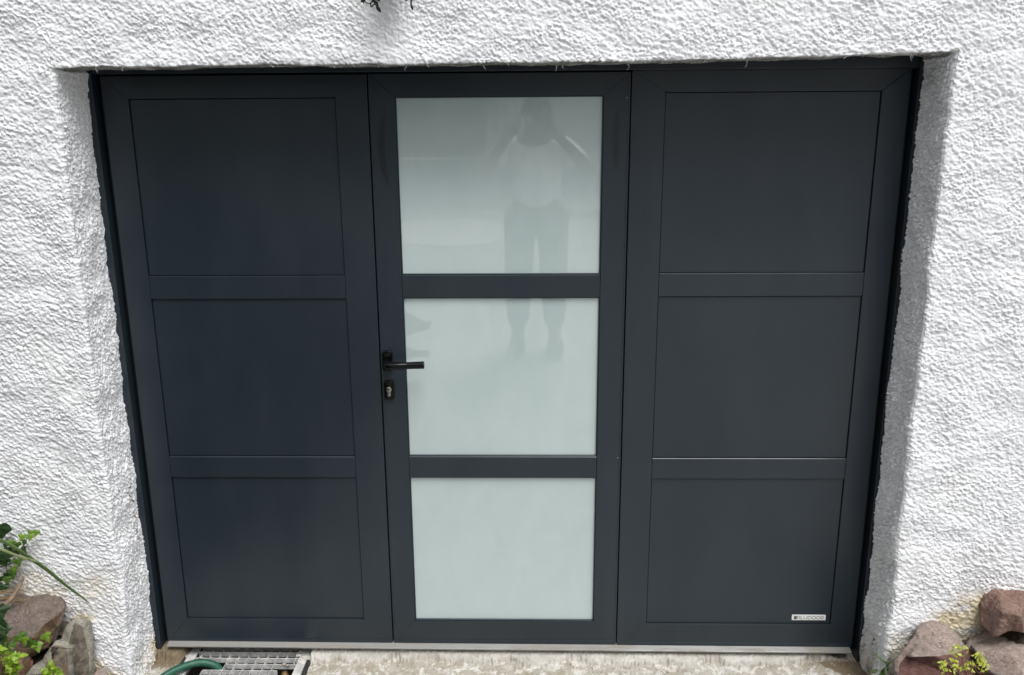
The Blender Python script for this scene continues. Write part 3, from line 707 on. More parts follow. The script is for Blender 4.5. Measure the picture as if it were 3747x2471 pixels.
obj('lock_plate', pill(-.3657, .932, .031, .063, -.0115, .002, .0022, .0085), M['gloss'], lM, True)
lk = bm_lathe([(.0088, -.010), (.0088, -.0142), (.0080, -.0150)], (-.366, 0, .936), 'y', 24)
bm_prism([(-.3660-.0052, .916), (-.3660-.0038, .9135), (-.3660+.0038, .9135), (-.3660+.0052, .916), (-.3660+.0052, .934), (-.3660-.0052, .934)], -.0138, -.010, .0008, 2, lk)
obj('lock_barrel', lk, M['nickel'], lM, True)
obj('keyhole', bm_box(-.3668, -.3652, -.0156, -.0145, .932, .941, .0003), M['slot'], lM)

# maker's badge on the lower panel of the right leaf
BX0, BX1, BZ0, BZ1, BY = .9695, 1.0835, .1085, .1285, .0040
obj('badge', pill((BX0+BX1)/2, (BZ0+BZ1)/2, BX1-BX0, BZ1-BZ0, BY, .0063, .0005, .002), M['badge'], lR)
def ribbon(b, pts, wd, y):
    P = [Vector((p[0], 0, p[1])) for p in pts]
    L_, R_ = [], []
    for i, p in enumerate(P):
        t = (P[min(i+1, len(P)-1)] - P[max(i-1, 0)]).normalized(); nn = Vector((-t.z, 0, t.x))*wd/2
        L_.append(b.verts.new((p.x+nn.x, y, p.z+nn.z))); R_.append(b.verts.new((p.x-nn.x, y, p.z-nn.z)))
    for i in range(len(P)-1): b.faces.new((L_[i], R_[i], R_[i+1], L_[i+1]))
def arc(cx, cz, rx, rz, a0, a1, n=16):
    return [(cx+rx*math.cos(math.radians(a0+(a1-a0)*k/n)), cz+rz*math.sin(math.radians(a0+(a1-a0)*k/n))) for k in range(n+1)]
b = bmesh.new(); YT = BY-.0006; zc0, zc1 = .1125, .1246; Hh = zc1-zc0; wd = .0014
def L2(x, pts): ribbon(b, [(x+p[0]*Hh, zc0+p[1]*Hh) for p in pts], wd, YT)
x = BX0+.0185
L2(x, [(0, 0), (0, .95)]); L2(x, [(0, .97)] + arc(.36, .66, .36, .31, 90, 0) + [(.72, 0)]); L2(x, [(.06, .38), (.66, .38)]); x += Hh*1.0
L2(x, [(0, 1), (0, .06)]); L2(x, [(-.05, .05), (.52, .05)]); x += Hh*.82
L2(x, [(0, 1), (0, .45)] + arc(.4, .45, .4, .42, 180, 360)[1:] + [(.8, 1)]); x += Hh*1.12
L2(x, [(0, 0), (0, 1)]); L2(x, [(-.05, .95), (.35, .95)] + arc(.42, .5, .50, .45, 90, -90) + [(-.05, .05)]); x += Hh*1.15
L2(x, arc(.5, .5, .5, .46, 0, 360, 28)); x += Hh*1.2
L2(x, arc(.5, .5, .5, .46, 0, 360, 28)); x += Hh*1.25
L2(x, [(0, 0), (0, 1)]); L2(x, [(-.05, .95), (.35, .95)] + arc(.38, .68, .34, .27, 90, -90) + [(-.05, .41)]); L2(x, [(.36, .42), (.74, 0)])
obj('badge_lettering', b, M['ink_grey'], lR)
b = bmesh.new()
for k in range(3):
    z = zc0 + k*.0044
    b.faces.new([b.verts.new(p) for p in ((BX0+.0068, YT, z), (BX0+.0165, YT, z), (BX0+.0165, YT, z+.0032), (BX0+.0070, YT, z+.0032))])
obj('badge_emblem', b, M['ink_black'], lR)
# ------------------------------------------------------------------ drain grating
grate = tag(empty('drain_grate', (0, 0, 0)), 'galvanised steel drain grating with a broken corner below the left leaf', 'drain grate')
gz = -.030
for x0, x1 in ((-1.105, -1.076), (-.716, -.687)):
    b = bm_box(x0, x1, -.199, .0505, gz-.004, gz+.0005, .001)
    xa = x0+.0165 if x0 < -1 else x0+.0005
    bm_box(xa, xa+.004, -.198, .0495, gz-.028, gz-.0042, .0006, 1, b)
    obj('edge_frame', b, M['galv'], grate)
px_ = .0332
colx = [-1.059 + px_*k for k in range(11)]
rows = [(.040, [(-1.0755, -.7165)]), (.0068, [(-1.0755, -.7165)]), (-.0265, [(-1.0755, -.7165)]), (-.060, [(-.9565, -.7165)]), (-.0935, [(-1.024, -.772)]), (-.127, [(-1.0755, -.7165)]), (-.160, [(-1.0755, -.7165)]), (-.193, [(-1.0755, -.7165)])]
for y, segs in rows:
    for a, c in segs:
        o_ = bm_box(a, c, y-.00125, y+.00125, gz-.0185, gz, .0004, 1)
        for v in o_.verts: v.co.z += .0006*math.sin(v.co.x*40+y*90)
        obj('bar', o_, M['galv'], grate)
for k, x in enumerate(colx):
    left = x < -.96
    spans = [(.0385, -.0255)] + ([(-.0945, -.193)] if left else ([(-.0275, -.193)] if x < -.78 else [(-.0275, -.059), (-.128, -.193)]))
    if k == 0: spans = [(.0385, -.0255), (-.128, -.193)]
    for a, c in spans:
        j = random.uniform(-.0006, .0006)
        obj('cross_bar', bm_box(x-.0011+j, x+.0011+j, c, a, gz-.017, gz-.0008+random.uniform(-.0005, .0005), .0004, 1), M['galv'], grate)
# blobs of cement stuck on the corner joints
for x, y, r in ((-.722, -.010, .010), (-.708, -.03, .009), (-.757, -.060, .007), (-.744, -.066, .006), (-1.058, -.0265, .006), (-.72, .012, .007)):
    q = bmesh.new(); bmesh.ops.create_icosphere(q, subdivisions=2, radius=r)
    for v in q.verts:
        n_ = noise.noise(v.co*190+Vector((x*50, 0, 0)))
        v.co = v.co*(1+.5*n_); v.co.z *= .45; v.co += Vector((x, y, gz+.0005))
    obj('cement_blob', q, M['floor'], grate, True)
# green hose dropping through the hole of the grating
b = bm_tube([(-1.30, -1.75, .19), (-1.30, -1.10, .085), (-1.28, -.62, -.02), (-1.215, -.30, -.026), (-1.155, -.190, -.020), (-1.115, -.140, -.009), (-1.072, -.105, -.006), (-1.03, -.083, -.010), (-.99, -.077, -.024), (-.968, -.078, -.05), (-.955, -.078, -.10), (-.95, -.08, -.2)], .0128, 14, n=8)
tag(obj('garden_hose', b, M['hose'], None, True), 'thick green garden hose running into the broken drain grating', 'hose')
b = bm_lathe([(.010, -.11), (.010, -.075), (.013, -.074), (.013, -.058), (.009, -.056), (.009, -.048)], (-.752, -.079, 0), 'z', 18)
tag(obj('hose_coupling', b, M['brass'], None, True), 'brass hose coupling standing in the gap of the drain grating', 'hose coupling')

# ------------------------------------------------------------------ field stones
def rock(name, pts, faces, outline, mats, back=.10, cut=.0085, amp=.0035, seed=0, label='', cat='stone', mid=None, group='field stones edging the beds'):
    """faces: (material index, vertex ids) of the broken front; outline: ids of the silhouette, carried back to give the stone its depth"""
    b = bmesh.new()
    vs = [b.verts.new(p) for p in pts]
    for mi, f in faces:
        q = b.faces.new([vs[i] for i in f]); q.material_index = mi
    c = sum((Vector(pts[i]) for i in outline), Vector())/len(outline)
    n = len(outline)
    prev = [vs[i] for i in outline]
    for fr, sc in ((.45, 1.03), (1.0, .80)):
        nxt = []
        for i in outline:
            p = Vector(pts[i]); q = c + (p-c)*sc; q.y = min(p.y + back*fr*random.uniform(.9, 1.1), 9)
            nxt.append(b.verts.new(q))
        for k in range(n):
            f = b.faces.new((prev[k], prev[(k+1) % n], nxt[(k+1) % n], nxt[k])); f.material_index = len(mats)-1
        prev = nxt
    f = b.faces.new(prev); f.material_index = len(mats)-1
    bmesh.ops.recalc_face_normals(b, faces=b.faces[:])
    bmesh.ops.triangulate(b, faces=b.faces[:])
    for it in range(5):
        ed = [e for e in b.edges if e.calc_length() > cut]
        if not ed: break
        cut = max(cut*.93, .0062)
        bmesh.ops.subdivide_edges(b, edges=ed, cuts=1, use_grid_fill=False)
        bmesh.ops.triangulate(b, faces=[f for f in b.faces if len(f.verts) > 3])
    amp *= 1.5
    for _ in range(1): bmesh.ops.smooth_vert(b, verts=b.verts[:], factor=.35, use_axis_x=True, use_axis_y=True, use_axis_z=True)
    b.normal_update()
    off = Vector((seed*3.1, seed*1.7, seed*.9))
    mv = []
    for v in b.verts:
        p = v.co
        d = noise.noise(p*16+off)*amp*1.1 + noise.noise(p*45+off)*amp*.7 + (1-abs(noise.noise(Vector((p.x*55, p.y*55, p.z*110))+off))*2)*amp*.38
        mv.append(v.co + v.normal*d)
    for v, q in zip(b.verts, mv): v.co = q
    o = obj(name, b, mats, None, True)
    return tag(o, label, cat, group)
R_ = lambda a: list(range(a))
rock('stone', ROCK_SLAB, [(0, [0, 1, 2, 3, 4, 12, 13, 14, 9, 10, 11]), (1, [4, 5, 6, 7, 8, 9, 14, 13, 12])], R_(12), [M['st_purple'], M['st_rust'], M['st_purple']], .06, .008, .0035, 1, 'large purple brown slab with a rusty lower face beside the ivy')
rock('stone', ROCK_TALL, [(0, [0, 1, 2, 12, 13, 9, 10, 11]), (1, [2, 3, 4, 5, 6, 7, 8, 9, 13, 12])], R_(12), [M['st_grey'], M['st_brown'], M['st_grey']], .05, .008, .003, 2, 'tall upright brown and grey stone against the white wall, left of the door')
rock('stone', ROCK_LOW, [(0, [0, 10, 11, 12, 13, 6, 7, 8, 9]), (1, [0, 1, 2, 3, 4, 5, 13, 12, 11, 10])], R_(10), [M['st_grey'], M['st_brown'], M['st_grey']], .05, .008, .003, 3, 'shorter upright grey stone leaning in front of the tall brown stone')
rock('stone', ROCK_SMALL, [(0, [0, 1, 2, 7]), (0, [2, 3, 4, 7]), (0, [4, 5, 6, 0, 7])], R_(7), [M['st_grey']], .06, .008, .003, 4, 'small rounded pale grey stone at the bottom edge among lime green leaves')
rock('stone', ROCK_CORNER, [(0, [0, 1, 2, 3, 9]), (0, [3, 4, 5, 6, 9]), (0, [6, 7, 8, 9]), (0, [8, 0, 9])], R_(9), [M['st_rust']], .06, .009, .003, 5, 'ochre brown stone under the lime green plant in the lower left corner')
rock('stone', ROCK_ROUND, [(0, [0, 1, 2, 3, 6]), (0, [3, 4, 5, 0, 6])], R_(6), [M['st_pink']], .03, .006, .002, 6, 'little round stone at the foot of the tall upright stone')
rock('stone', ROCK_GREY, [(0, [0, 1, 2, 3, 8]), (0, [3, 4, 5, 6, 7, 0, 8])], R_(8), [M['st_brown']], .03, .007, .003, 7, 'small dark grey stone wedged between the slab and the upright stones')
rock('stone', R1, [(0, [0, 1, 2, 3, 4, 5, 17, 16, 15, 12, 13, 14]), (1, [15, 16, 17, 18, 8, 9, 10, 11, 12]), (1, [17, 5, 6, 7, 8, 18])], R_(15), [M['st_pink'], M['st_red'], M['st_pink']], .05, .009, .0035, 8, 'big pinkish stone with a dark red lower face, nearest the door on the right')
rock('stone', R2, [(0, [0, 1, 2, 3, 14, 13]), (0, [3, 4, 5, 6, 14]), (0, [6, 7, 8, 9, 10, 13, 14]), (0, [10, 11, 12, 0, 13])], R_(13), [M['st_warm']], .06, .009, .004, 9, 'reddish boulder lying on top of the stone pile at the right edge')
rock('stone', R3, [(1, [0, 8, 7, 10, 9]), (0, [0, 1, 2, 11, 9]), (0, [2, 3, 4, 11]), (0, [4, 5, 11]), (0, [5, 6, 7, 10, 9, 11])], R_(9), [M['st_pink'], M['st_dark'], M['st_pink']], .04, .009, .0035, 10, 'pinkish stone below the reddish boulder, behind the yellow green plant')
rock('stone', R4, [(0, [0, 1, 2, 3, 4, 5, 8]), (1, [5, 6, 7, 0, 8])], R_(8), [M['st_grey'], M['st_brown'], M['st_grey']], .03, .007, .0025, 11, 'narrow grey stone between the right door jamb and the big pinkish stone')
# further stones of the same edging just outside the picture
for sx, x, y, z, r, s in ((-1, -1.58, -.46, .13, .10, 21), (1, 1.60, -.50, .10, .11, 22), (-1, -1.30, -.48, .03, .055, 23), (1, 1.30, -.50, .03, .10, 24)):
    q = bmesh.new(); bmesh.ops.create_icosphere(q, subdivisions=4, radius=r)
    for v in q.verts:
        v.co *= 1 + .35*noise.noise(v.co*9+Vector((s, 0, 0))) + .08*noise.noise(v.co*40+Vector((s, 0, 0)))
        v.co = Vector((v.co.x*1.2+x, v.co.y+y, v.co.z*.85+z))
    lab = {21: 'rounded brown stone in front of the slab and ivy at far left', 22: 'rounded pink stone in front of the right stone pile', 23: 'small rounded brown stone before the upright stones', 24: 'rounded pink stone at the foot of the big pinkish stone'}[s]
    tag(obj('stone', q, M['st_brown' if sx < 0 else 'st_pink'], None, True), lab, 'stone', 'field stones edging the beds')
# white paint splashes on two stones
def splash(parent_pts, parent, pts, r):
    b = bmesh.new()
    for p in pts:
        q = bmesh.new(); bmesh.ops.create_icosphere(q, subdivisions=2, radius=r*random.uniform(.6, 1.2))
        for v in q.verts:
            v.co.y *= .35; v.co.z *= random.choice((1.5, 1.6)); v.co += Vector(p)
        merge(q, b)
    o = obj('paint_splash', b, M['badge'], parent, True); o['kind'] = 'stuff'

# ------------------------------------------------------------------ plants
def leaf_mesh(name, outline, mat, fold=.25, curl=.15):
    """outline: half width list [(x, y along)] mirrored; leaf in local xz plane, base at origin, tip along -z, facing -y"""
    b = bmesh.new()
    mid = [b.verts.new((0, curl*abs(z)*abs(z)*4, -z)) for _, z in outline]
    for s in (-1, 1):
        ed = [b.verts.new((s*x, -fold*x*.5 + curl*z*z*4 + .12*x*x*4, -z + dz)) for (x, z), dz in zip(outline, [0]*len(outline))]
        for k in range(len(outline)-1):
            try: b.faces.new((mid[k], mid[k+1], ed[k+1], ed[k]) if s < 0 else (mid[k], ed[k], ed[k+1], mid[k+1]))
            except ValueError: pass
    bmesh.ops.remove_doubles(b, verts=b.verts[:], dist=1e-5)
    me = bpy.data.meshes.new(name); b.to_mesh(me); b.free(); me.materials.append(mat)
    me.polygons.foreach_set('use_smooth', [True]*len(me.polygons))
    return me
def ivy_mesh(name, mat):
    """five-lobed ivy leaf, unit size, hanging from the origin, raised veins between sunk lobes"""
    b = bmesh.new()
    tips = [(-.34, .16), (-.60, -.12), (-.50, -.28), (-.27, -.46), (-.24, -.56), (0, -1.0)]
    half = [(0, .0), (-.16, .14), (-.34, .17), (-.46, .04), (-.66, -.18), (-.50, -.32), (-.33, -.46), (-.20, -.70), (0, -1.02)]
    c = b.verts.new((0, -.04, -.12))
    L_ = [b.verts.new((x, .10*abs(x)+.10*z*z + (.05 if k in (3, 6) else 0), z)) for k, (x, z) in enumerate(half)]
    Rr = [b.verts.new((-x*random.uniform(.9, 1.05), .10*abs(x)+.10*z*z + (.05 if k in (3, 6) else 0), z)) for k, (x, z) in enumerate(half)]
    Rr[0] = L_[0]; Rr[-1] = L_[-1]
    for k in range(len(half)-1):
        b.faces.new((c, L_[k], L_[k+1])); b.faces.new((c, Rr[k+1], Rr[k]))
    me = bpy.data.meshes.new(name); b.to_mesh(me); b.free(); me.materials.append(mat)
    return me
def put_leaf(me, p, size, parent, rz=0, tilt=0, yaw=0, name='leaf'):
    o = bpy.data.objects.new(name, me); COL.objects.link(o); o.parent = parent
    o.matrix_local = Matrix.Translation(Vector(p)) @ Matrix.Rotation(yaw, 4, 'Z') @ Matrix.Rotation(tilt, 4, 'X') @ Matrix.Rotation(rz, 4, 'Y') @ Matrix.Scale(size, 4)
    return o
IV = {k: [ivy_mesh('leaf', M[k]) for _ in range(2)] for k in ('ivy_dark', 'ivy_mid', 'ivy_lime')}
ivy = tag(empty('ivy', (0, 0, 0)), 'ivy creeping up the foot of the white wall at far left', 'ivy')
kinds = 'ddlllmmmmmmddmmldddlddddmdddddddd'
kinds = ['d','l','l','l','l','m','m','l','m','d','d','d','d','d','m','d','m','l','l','m','d','m','d','d','d','d']
KK = {'d': 'ivy_dark', 'm': 'ivy_mid', 'l': 'ivy_lime'}
for i, p in enumerate(IVY):
    k = kinds[i % len(kinds)]
    s = {'d': .029, 'm': .026, 'l': .019}[k]*random.uniform(.85, 1.15)
    if i == 0: s = .062
    q = Vector(p) + Vector((0, -.012, s*.45))
    put_leaf(random.choice(IV[KK[k]]), q, s, ivy, random.uniform(-.7, .7), random.uniform(-.45, .1), random.uniform(-.5, .5))
# leaves continuing out of the frame to the left, on the same wall
for i in range(30):
    x = random.uniform(-2.1, -1.63); z = random.uniform(.22, .62) + (.1 if x < -1.7 else 0)
    k = random.choice('dddmml'); s = {'d': .040, 'm': .034, 'l': .024}[k]*random.uniform(.8, 1.25)
    put_leaf(random.choice(IV[KK[k]]), (x, -.205-random.uniform(.0, .02), z), s, ivy, random.uniform(-.8, .8), random.uniform(-.5, .1), random.uniform(-.5, .5))
for pts, r in (([IVY[2], IVY[3], IVY[4], IVY[5], IVY[6], IVY[8], IVY[11], IVY[12], (-1.62, -.205, .44)], .0013), ([(-1.62, -.205, .40), (-1.5498, -.205, .425), IVY[16], IVY[17], IVY[18], IVY[19]], .0018), ([IVY[19], IVY[20], IVY[21], IVY[22], IVY[23], (-1.60, -.21, .33)], .0012)):
    obj('stem', bm_tube([Vector(p)+Vector((0, .004, 0)) for p in pts], r, 6, n=3), M['vine'], ivy, True)
iv2 = tag(empty('ivy', (0, 0, 0)), 'ivy runner trailing over the purple brown slab', 'ivy')
k2 = ['d', 'm', 'l', 'l', 'l', 'm', 'm', 'm', 'd', 'd', 'd']
for i, p in enumerate(IVY2):
    k = k2[i]; s = {'d': .052, 'm': .036, 'l': .030}[k]*random.uniform(.9, 1.1)
    put_leaf(random.choice(IV[KK[k]]), Vector(p)+Vector((0, -.016, s*.5)), s, iv2, random.uniform(-.6, .6), random.uniform(-.6, -.1), random.uniform(-.4, .4))
for i in range(16):
    k = random.choice('ddm'); s = .05*random.uniform(.7, 1.1)
    put_leaf(random.choice(IV[KK[k]]), (random.uniform(-1.72, -1.49), -.43+random.uniform(-.04, .03), random.uniform(.24, .38)), s, iv2, random.uniform(-.9, .9), random.uniform(-.8, .0), random.uniform(-.4, .4))
obj('stem', bm_tube([Vector(p)+Vector((0, -.012, 0)) for p in IVYSTEM2], [.0014, .0012, .0010, .0007], 6, n=4), M['vine'], iv2, True)

# long grass blades hanging over from the left
def blade(pts, w, mat, parent, name='blade'):
    Q_ = smooth_path(pts, 5); b = bmesh.new(); N = len(Q_); rows_ = []
    for i, q in enumerate(Q_):
        t = (Q_[min(i+1, N-1)]-Q_[max(i-1, 0)]).normalized()
        a = t.cross(Vector((0, -1, 0.25))).normalized()
        f = i/(N-1); ww = w*(min(1, .55+f*1.2))*(1 if f < .6 else max(.03, 1-((f-.6)/.4)**1.6))
        up_ = Vector((0, -.35*ww, 0))
        rows_.append((b.verts.new(q+a*ww), b.verts.new(q-up_*1.0), b.verts.new(q-a*ww)))
    for i in range(N-1):
        for k in (0, 1): b.faces.new((rows_[i][k], rows_[i][k+1], rows_[i+1][k+1], rows_[i+1][k]))
    o = obj(name, b, mat, parent, True)
    md = o.modifiers.new('thickness', 'SOLIDIFY'); md.thickness = .0006
    return o
gr = tag(empty('grass_tuft', (0, 0, 0)), 'long arching grass blades in front of the wall at far left', 'grass')
base_ = Vector((-1.95, -.42, .42))
blade([(-1.80, -.40, .20), (-1.70, -.36, .46), (-1.58, -.32, .560)] + BLADE, .0058, M['blade'], gr)
blade([(-1.80, -.41, .20), (-1.70, -.37, .44), (-1.58, -.33, .545)] + BLADE2, .0042, M['blade_pale'], gr)
blade([(-1.81, -.40, .20), (-1.86, -.33, .5), (-1.95, -.3, .62), (-2.1, -.32, .5)], .005, M['blade'], gr)
blade([(-1.80, -.39, .20), (-1.82, -.30, .5), (-1.80, -.26, .8), (-1.74, -.25, .95)], .005, M['blade'], gr)
for k in range(12):                                  # straw at the foot of the wall
    z = .325 + random.uniform(-.03, .035); x = -1.60 + random.uniform(-.03, .03)
    blade([(x, -.26, z-.01), (x+.04, -.25, z+random.uniform(-.004, .008)), (x+.09+random.uniform(0, .03), -.235, z+random.uniform(-.012, .012))], .0016, M['dry'], gr, 'dry_blade')
b = bm_tube([tuple(p) for p in STICK[:4]] + [(-1.5355, -.32, .330), (-1.575, -.36, .310)], [.0028, .0050, .0060, .0066, .0072, .0075], 8, n=4)
bm_tube([STICK[1], (-1.500, -.224, .387), (-1.499, -.222, .395)], [.004, .003, .0015], 6, b)
tag(obj('stick', b, M['wood'], None, True), 'dry brown stick leaning on the wall beside the slab', 'stick')

ov = [(0.0, 0), (.16, .15), (.26, .4), (.24, .65), (.12, .88), (.0, 1.0)]
LM = {k: leaf_mesh('leaf', ov, M[k]) for k in ('lime', 'spurge', 'ivy_mid', 'dry', 'deadred', 'blade', 'potplant')}
lob = [(0.0, 0), (.30, .05), (.46, .22), (.36, .36), (.50, .56), (.34, .68), (.26, .86), (.0, 1.0)]
LOB = leaf_mesh('leaf', lob, M['lime'], .5, .3)
for n_, (c, cnt, rad, lab) in enumerate(((LIME[0], 34, .022, 'ruffled lime green plant over the ochre stone in the lower left corner'), (LIME[1], 14, .016, 'small lime green plant at the left edge above the ochre stone'), (LIME[2], 22, .020, 'lime green plant before the small grey stone'), (LIME[3], 14, .018, 'low lime green plant at the bottom left edge'))):
    pl = tag(empty('leafy_plant', (0, 0, 0)), lab, 'plant', 'lime green plants among the left stones')
    c = Vector(c); foot = Vector((c.x-.02, c.y+.04, .06))
    for k in range(int(cnt*1.6)):
        a = random.uniform(0, 6.283); rr = rad*math.sqrt(random.random()); p = c + Vector((rr*math.cos(a), random.uniform(-.012, .012), rr*math.sin(a)*.8+.006))
        put_leaf(LOB, p, random.uniform(.009, .016), pl, random.uniform(-3.1, 3.1), random.uniform(-1.0, .3), random.uniform(-.8, .8))
    for k in range(3):
        obj('stem', bm_tube([foot, foot*.5+c*.5+Vector((random.uniform(-.01, .01), 0, 0)), c+Vector((random.uniform(-.01, .01), 0, 0))], [.0016, .0009], 6), M['vine'], pl, True)
for i, p in enumerate(DRYLEAF):
    me_ = LM['dry' if i == 0 else 'deadred']
    o = put_leaf(me_, Vector(p)+Vector((-.01 if i == 0 else 0, -.012, .012)), (.045, .034, .03)[i], None, (1.9, .5, -.4)[i], (-.4, -.7, -.3)[i], 0, 'fallen_leaf')
    tag(o, ('tan dead leaf lying between the slab and the wall', 'reddish dead leaf in the dark gap below the slab', 'curled reddish dead leaf beside the lime green plant')[i], 'leaf')

sp = tag(empty('spurge', (0, 0, 0)), 'yellow green spurge with red stems growing before the right stones', 'plant')
root = Vector((1.37, -.47, .09))
for s_, r in ((SP_STEM1, .0016), (SP_STEM2, .0019), (SP_STEM3, .0014), (SP_STEM4, .0013)):
    pts = [Vector(p) for p in s_]
    if s_ in (SP_STEM1, SP_STEM2): pts = [root] + pts
    if s_ is SP_STEM3: pts = [Vector((1.318, -.44, .222))] + pts
    if s_ is SP_STEM4: pts = [Vector((1.3395, -.435, .20))] + pts
    obj('stem', bm_tube(pts, [r*1.2, r, r*.7], 6, n=4), M['stem'], sp, True)
obj('stem', bm_tube([root, (1.31, -.46, .17), SP_LEAF[-2], SP_LEAF[-5], SP_LEAF[28]], [.0018, .0012, .0008], 6), M['stem'], sp, True)
obj('stem', bm_tube([SP_STEM2[2], (1.352, -.44, .249), SP_LEAF[39], SP_LEAF[40]], [.0013, .0009, .0008], 6), M['stem'], sp, True)
for i, p in enumerate(SP_LEAF):
    big = i in (10, 11, 12, 17, 18, 34)
    for k in range(1 if big else 3):
        q = Vector(p) + Vector((random.uniform(-.003, .003), random.uniform(-.004, .004), random.uniform(-.002, .004) + .004))*(0 if big else 1) + Vector((0, 0, .004))
        put_leaf(LM['spurge'], q, (.016 if big else random.uniform(.0085, .012)), sp, random.uniform(-2.6, 2.6), random.uniform(-.9, .2), random.uniform(-.6, .6))
wd_ = tag(empty('weed', (0, 0, 0)), 'small green weed at the foot of the right door jamb', 'weed')
blade([(1.222, -.23, .05)] + WEED[::-1], .0032, M['blade'], wd_, 'leaf')
for i, p in enumerate(WEED2):
    put_leaf(LM['ivy_mid' if i != 0 else 'blade'], Vector(p)+Vector((0, -.012, .012)), .026, wd_, random.uniform(.3, 1.6), -.4, 0)
obj('stem', bm_tube([(1.225, -.24, .02), (1.218, -.23, .06), (1.2135, -.228, .0998)], .0012, 6), M['vine'], wd_, True)

# flower pot on the wall above, only its trailing plant hangs into view
pot = tag(empty('wall_pot', (0, 0, 0)), 'wall hung flower pot above the door, just over the upper edge', 'flower pot')
b = bm_lathe([(.030, 2.094), (.034, 2.10), (.046, 2.17), (.049, 2.17), (.049, 2.182), (.043, 2.182), (.040, 2.165)], (-.275, -.252, 0), 'z', 28)
obj('bowl', b, M['st_dark'], pot, True)
obj('bracket', bm_box(-.282, -.268, -.212, -.185, 2.10, 2.16, .001), M['gloss'], pot)
tp = tag(empty('trailing_plant', (0, 0, 0)), 'dark withered plant hanging from the flower pot over the door', 'plant')
for pts, r in (([(-.30, -.25, 2.165), (-.325, -.255, 2.15), (-.334, -.255, 2.10)] + POT_L, .0022), (POT_L2, .002), (POT_L3, .0014), ([(-.24, -.25, 2.165), (-.22, -.25, 2.14)] + POT_R, .0028), ([(-.25, -.26, 2.165), (-.24, -.275, 2.12), (-.238, -.26, 2.064), (-.231, -.25, 2.0625), (-.229, -.25, 2.08)], .0015)):
    obj('stem', bm_tube(pts, [r, r*.9, r*.7], 6, n=3), M['potplant'], tp, True)
for p, s, rz in ((POT_L[7], .018, -.6), ((-.325, -.26, 2.081), .026, -.3), ((-.318, -.26, 2.074), .022, -.9), ((-.338, -.26, 2.072), .020, .6), (POT_L[1], .016, -.9), ((-.3405, -.255, 2.066), .014, .9), (POT_R[2], .012, -.2), ((-.30, -.28, 2.12), .03, .2), ((-.25, -.30, 2.13), .03, -.2), ((-.28, -.32, 2.13), .03, .1)):
    put_leaf(LM['potplant'], p, s, tp, rz, -.2, random.uniform(-.3, .3))
# ------------------------------------------------------------------ the place behind the camera, seen mirrored in the panes
def simple(name, c, rough=.6, spec=.4, bump=0):
    return two_tone(name, tuple(v*.93 for v in c), c, 6, rough, bump, spec=spec)
W = dict(skin=simple('skin', (.16, .10, .07)), shirt=simple('white cotton', (.78, .78, .78), .9, .1, .3), shorts=simple('dark grey cotton', (.11, .115, .12), .9, .1, .3), hair=simple('dark hair', (.02, .015, .012), .5), phone=simple('black phone', (.01, .01, .012), .2), van=simple('dark grey van paint', (.030, .033, .037), .3), tyre=simple('tyre rubber', (.012,)*3, .8), glassd=simple('dark window', (.008, .01, .012), .05), white=simple('white house render', (.66, .66, .64), .9), dwhite=simple('white painted door', (.72, .72, .71), .5), roof=simple('slate roof', (.06, .06, .065), .8), steel=simple('wheel rim', (.4, .4, .4), .3), shoe=simple('shoe', (.05, .04, .035), .7), text=simple('white lettering', (.7, .7, .7), .5), bordw=simple('pale kerb stone', (.55, .54, .50), .9))

def skin_mesh(name, verts, edges, radii, mat, parent=None, loc=(0, 0, 0), root=0, sub=2):
    me = bpy.data.meshes.new(name); me.from_pydata(verts, edges, []); me.update()
    o = bpy.data.objects.new(name, me); COL.objects.link(o); o.location = loc
    if parent: o.parent = parent
    md = o.modifiers.new('skin', 'SKIN'); md.use_smooth_shade = True
    for i, r in enumerate(radii):
        r = r if isinstance(r, tuple) else (r, r)
        me.skin_vertices[0].data[i].radius = r; me.skin_vertices[0].data[i].use_root = (i == root)
    s = o.modifiers.new('subsurf', 'SUBSURF'); s.levels = sub; s.render_levels = sub
    me.materials.append(mat)
    return o
PX0, PY0 = .125, -2.86
PZ0 = ground_z(PY0)
vb = [(0, 0, .90), (0, .01, 1.02), (0, .0, 1.20), (0, .0, 1.31), (0, .03, 1.40), (0, .07, 1.50), (0, .085, 1.575),
      (-.10, 0, .84), (-.11, .03, .47), (-.115, -.01, .08), (-.125, .13, .03), (.10, 0, .84), (.11, .03, .47), (.115, -.01, .08), (.125, .13, .03),
      (-.165, 0, 1.31), (-.335, .09, 1.14), (-.165, .215, 1.375), (-.145, .235, 1.42), (.165, 0, 1.31), (.345, .09, 1.14), (.125, .215, 1.375), (.10, .235, 1.42)]
eb = [(0, 1), (1, 2), (2, 3), (3, 4), (4, 5), (5, 6), (0, 7), (7, 8), (8, 9), (9, 10), (0, 11), (11, 12), (12, 13), (13, 14), (3, 15), (15, 16), (16, 17), (17, 18), (3, 19), (19, 20), (20, 21), (21, 22)]
rb = [(.15, .11), (.14, .10), (.155, .11), (.12, .085), (.055, .055), (.078, .092), (.070, .085), .095, .06, .04, .035, .095, .06, .04, .035, .062, .042, .028, .034, .062, .042, .028, .034]
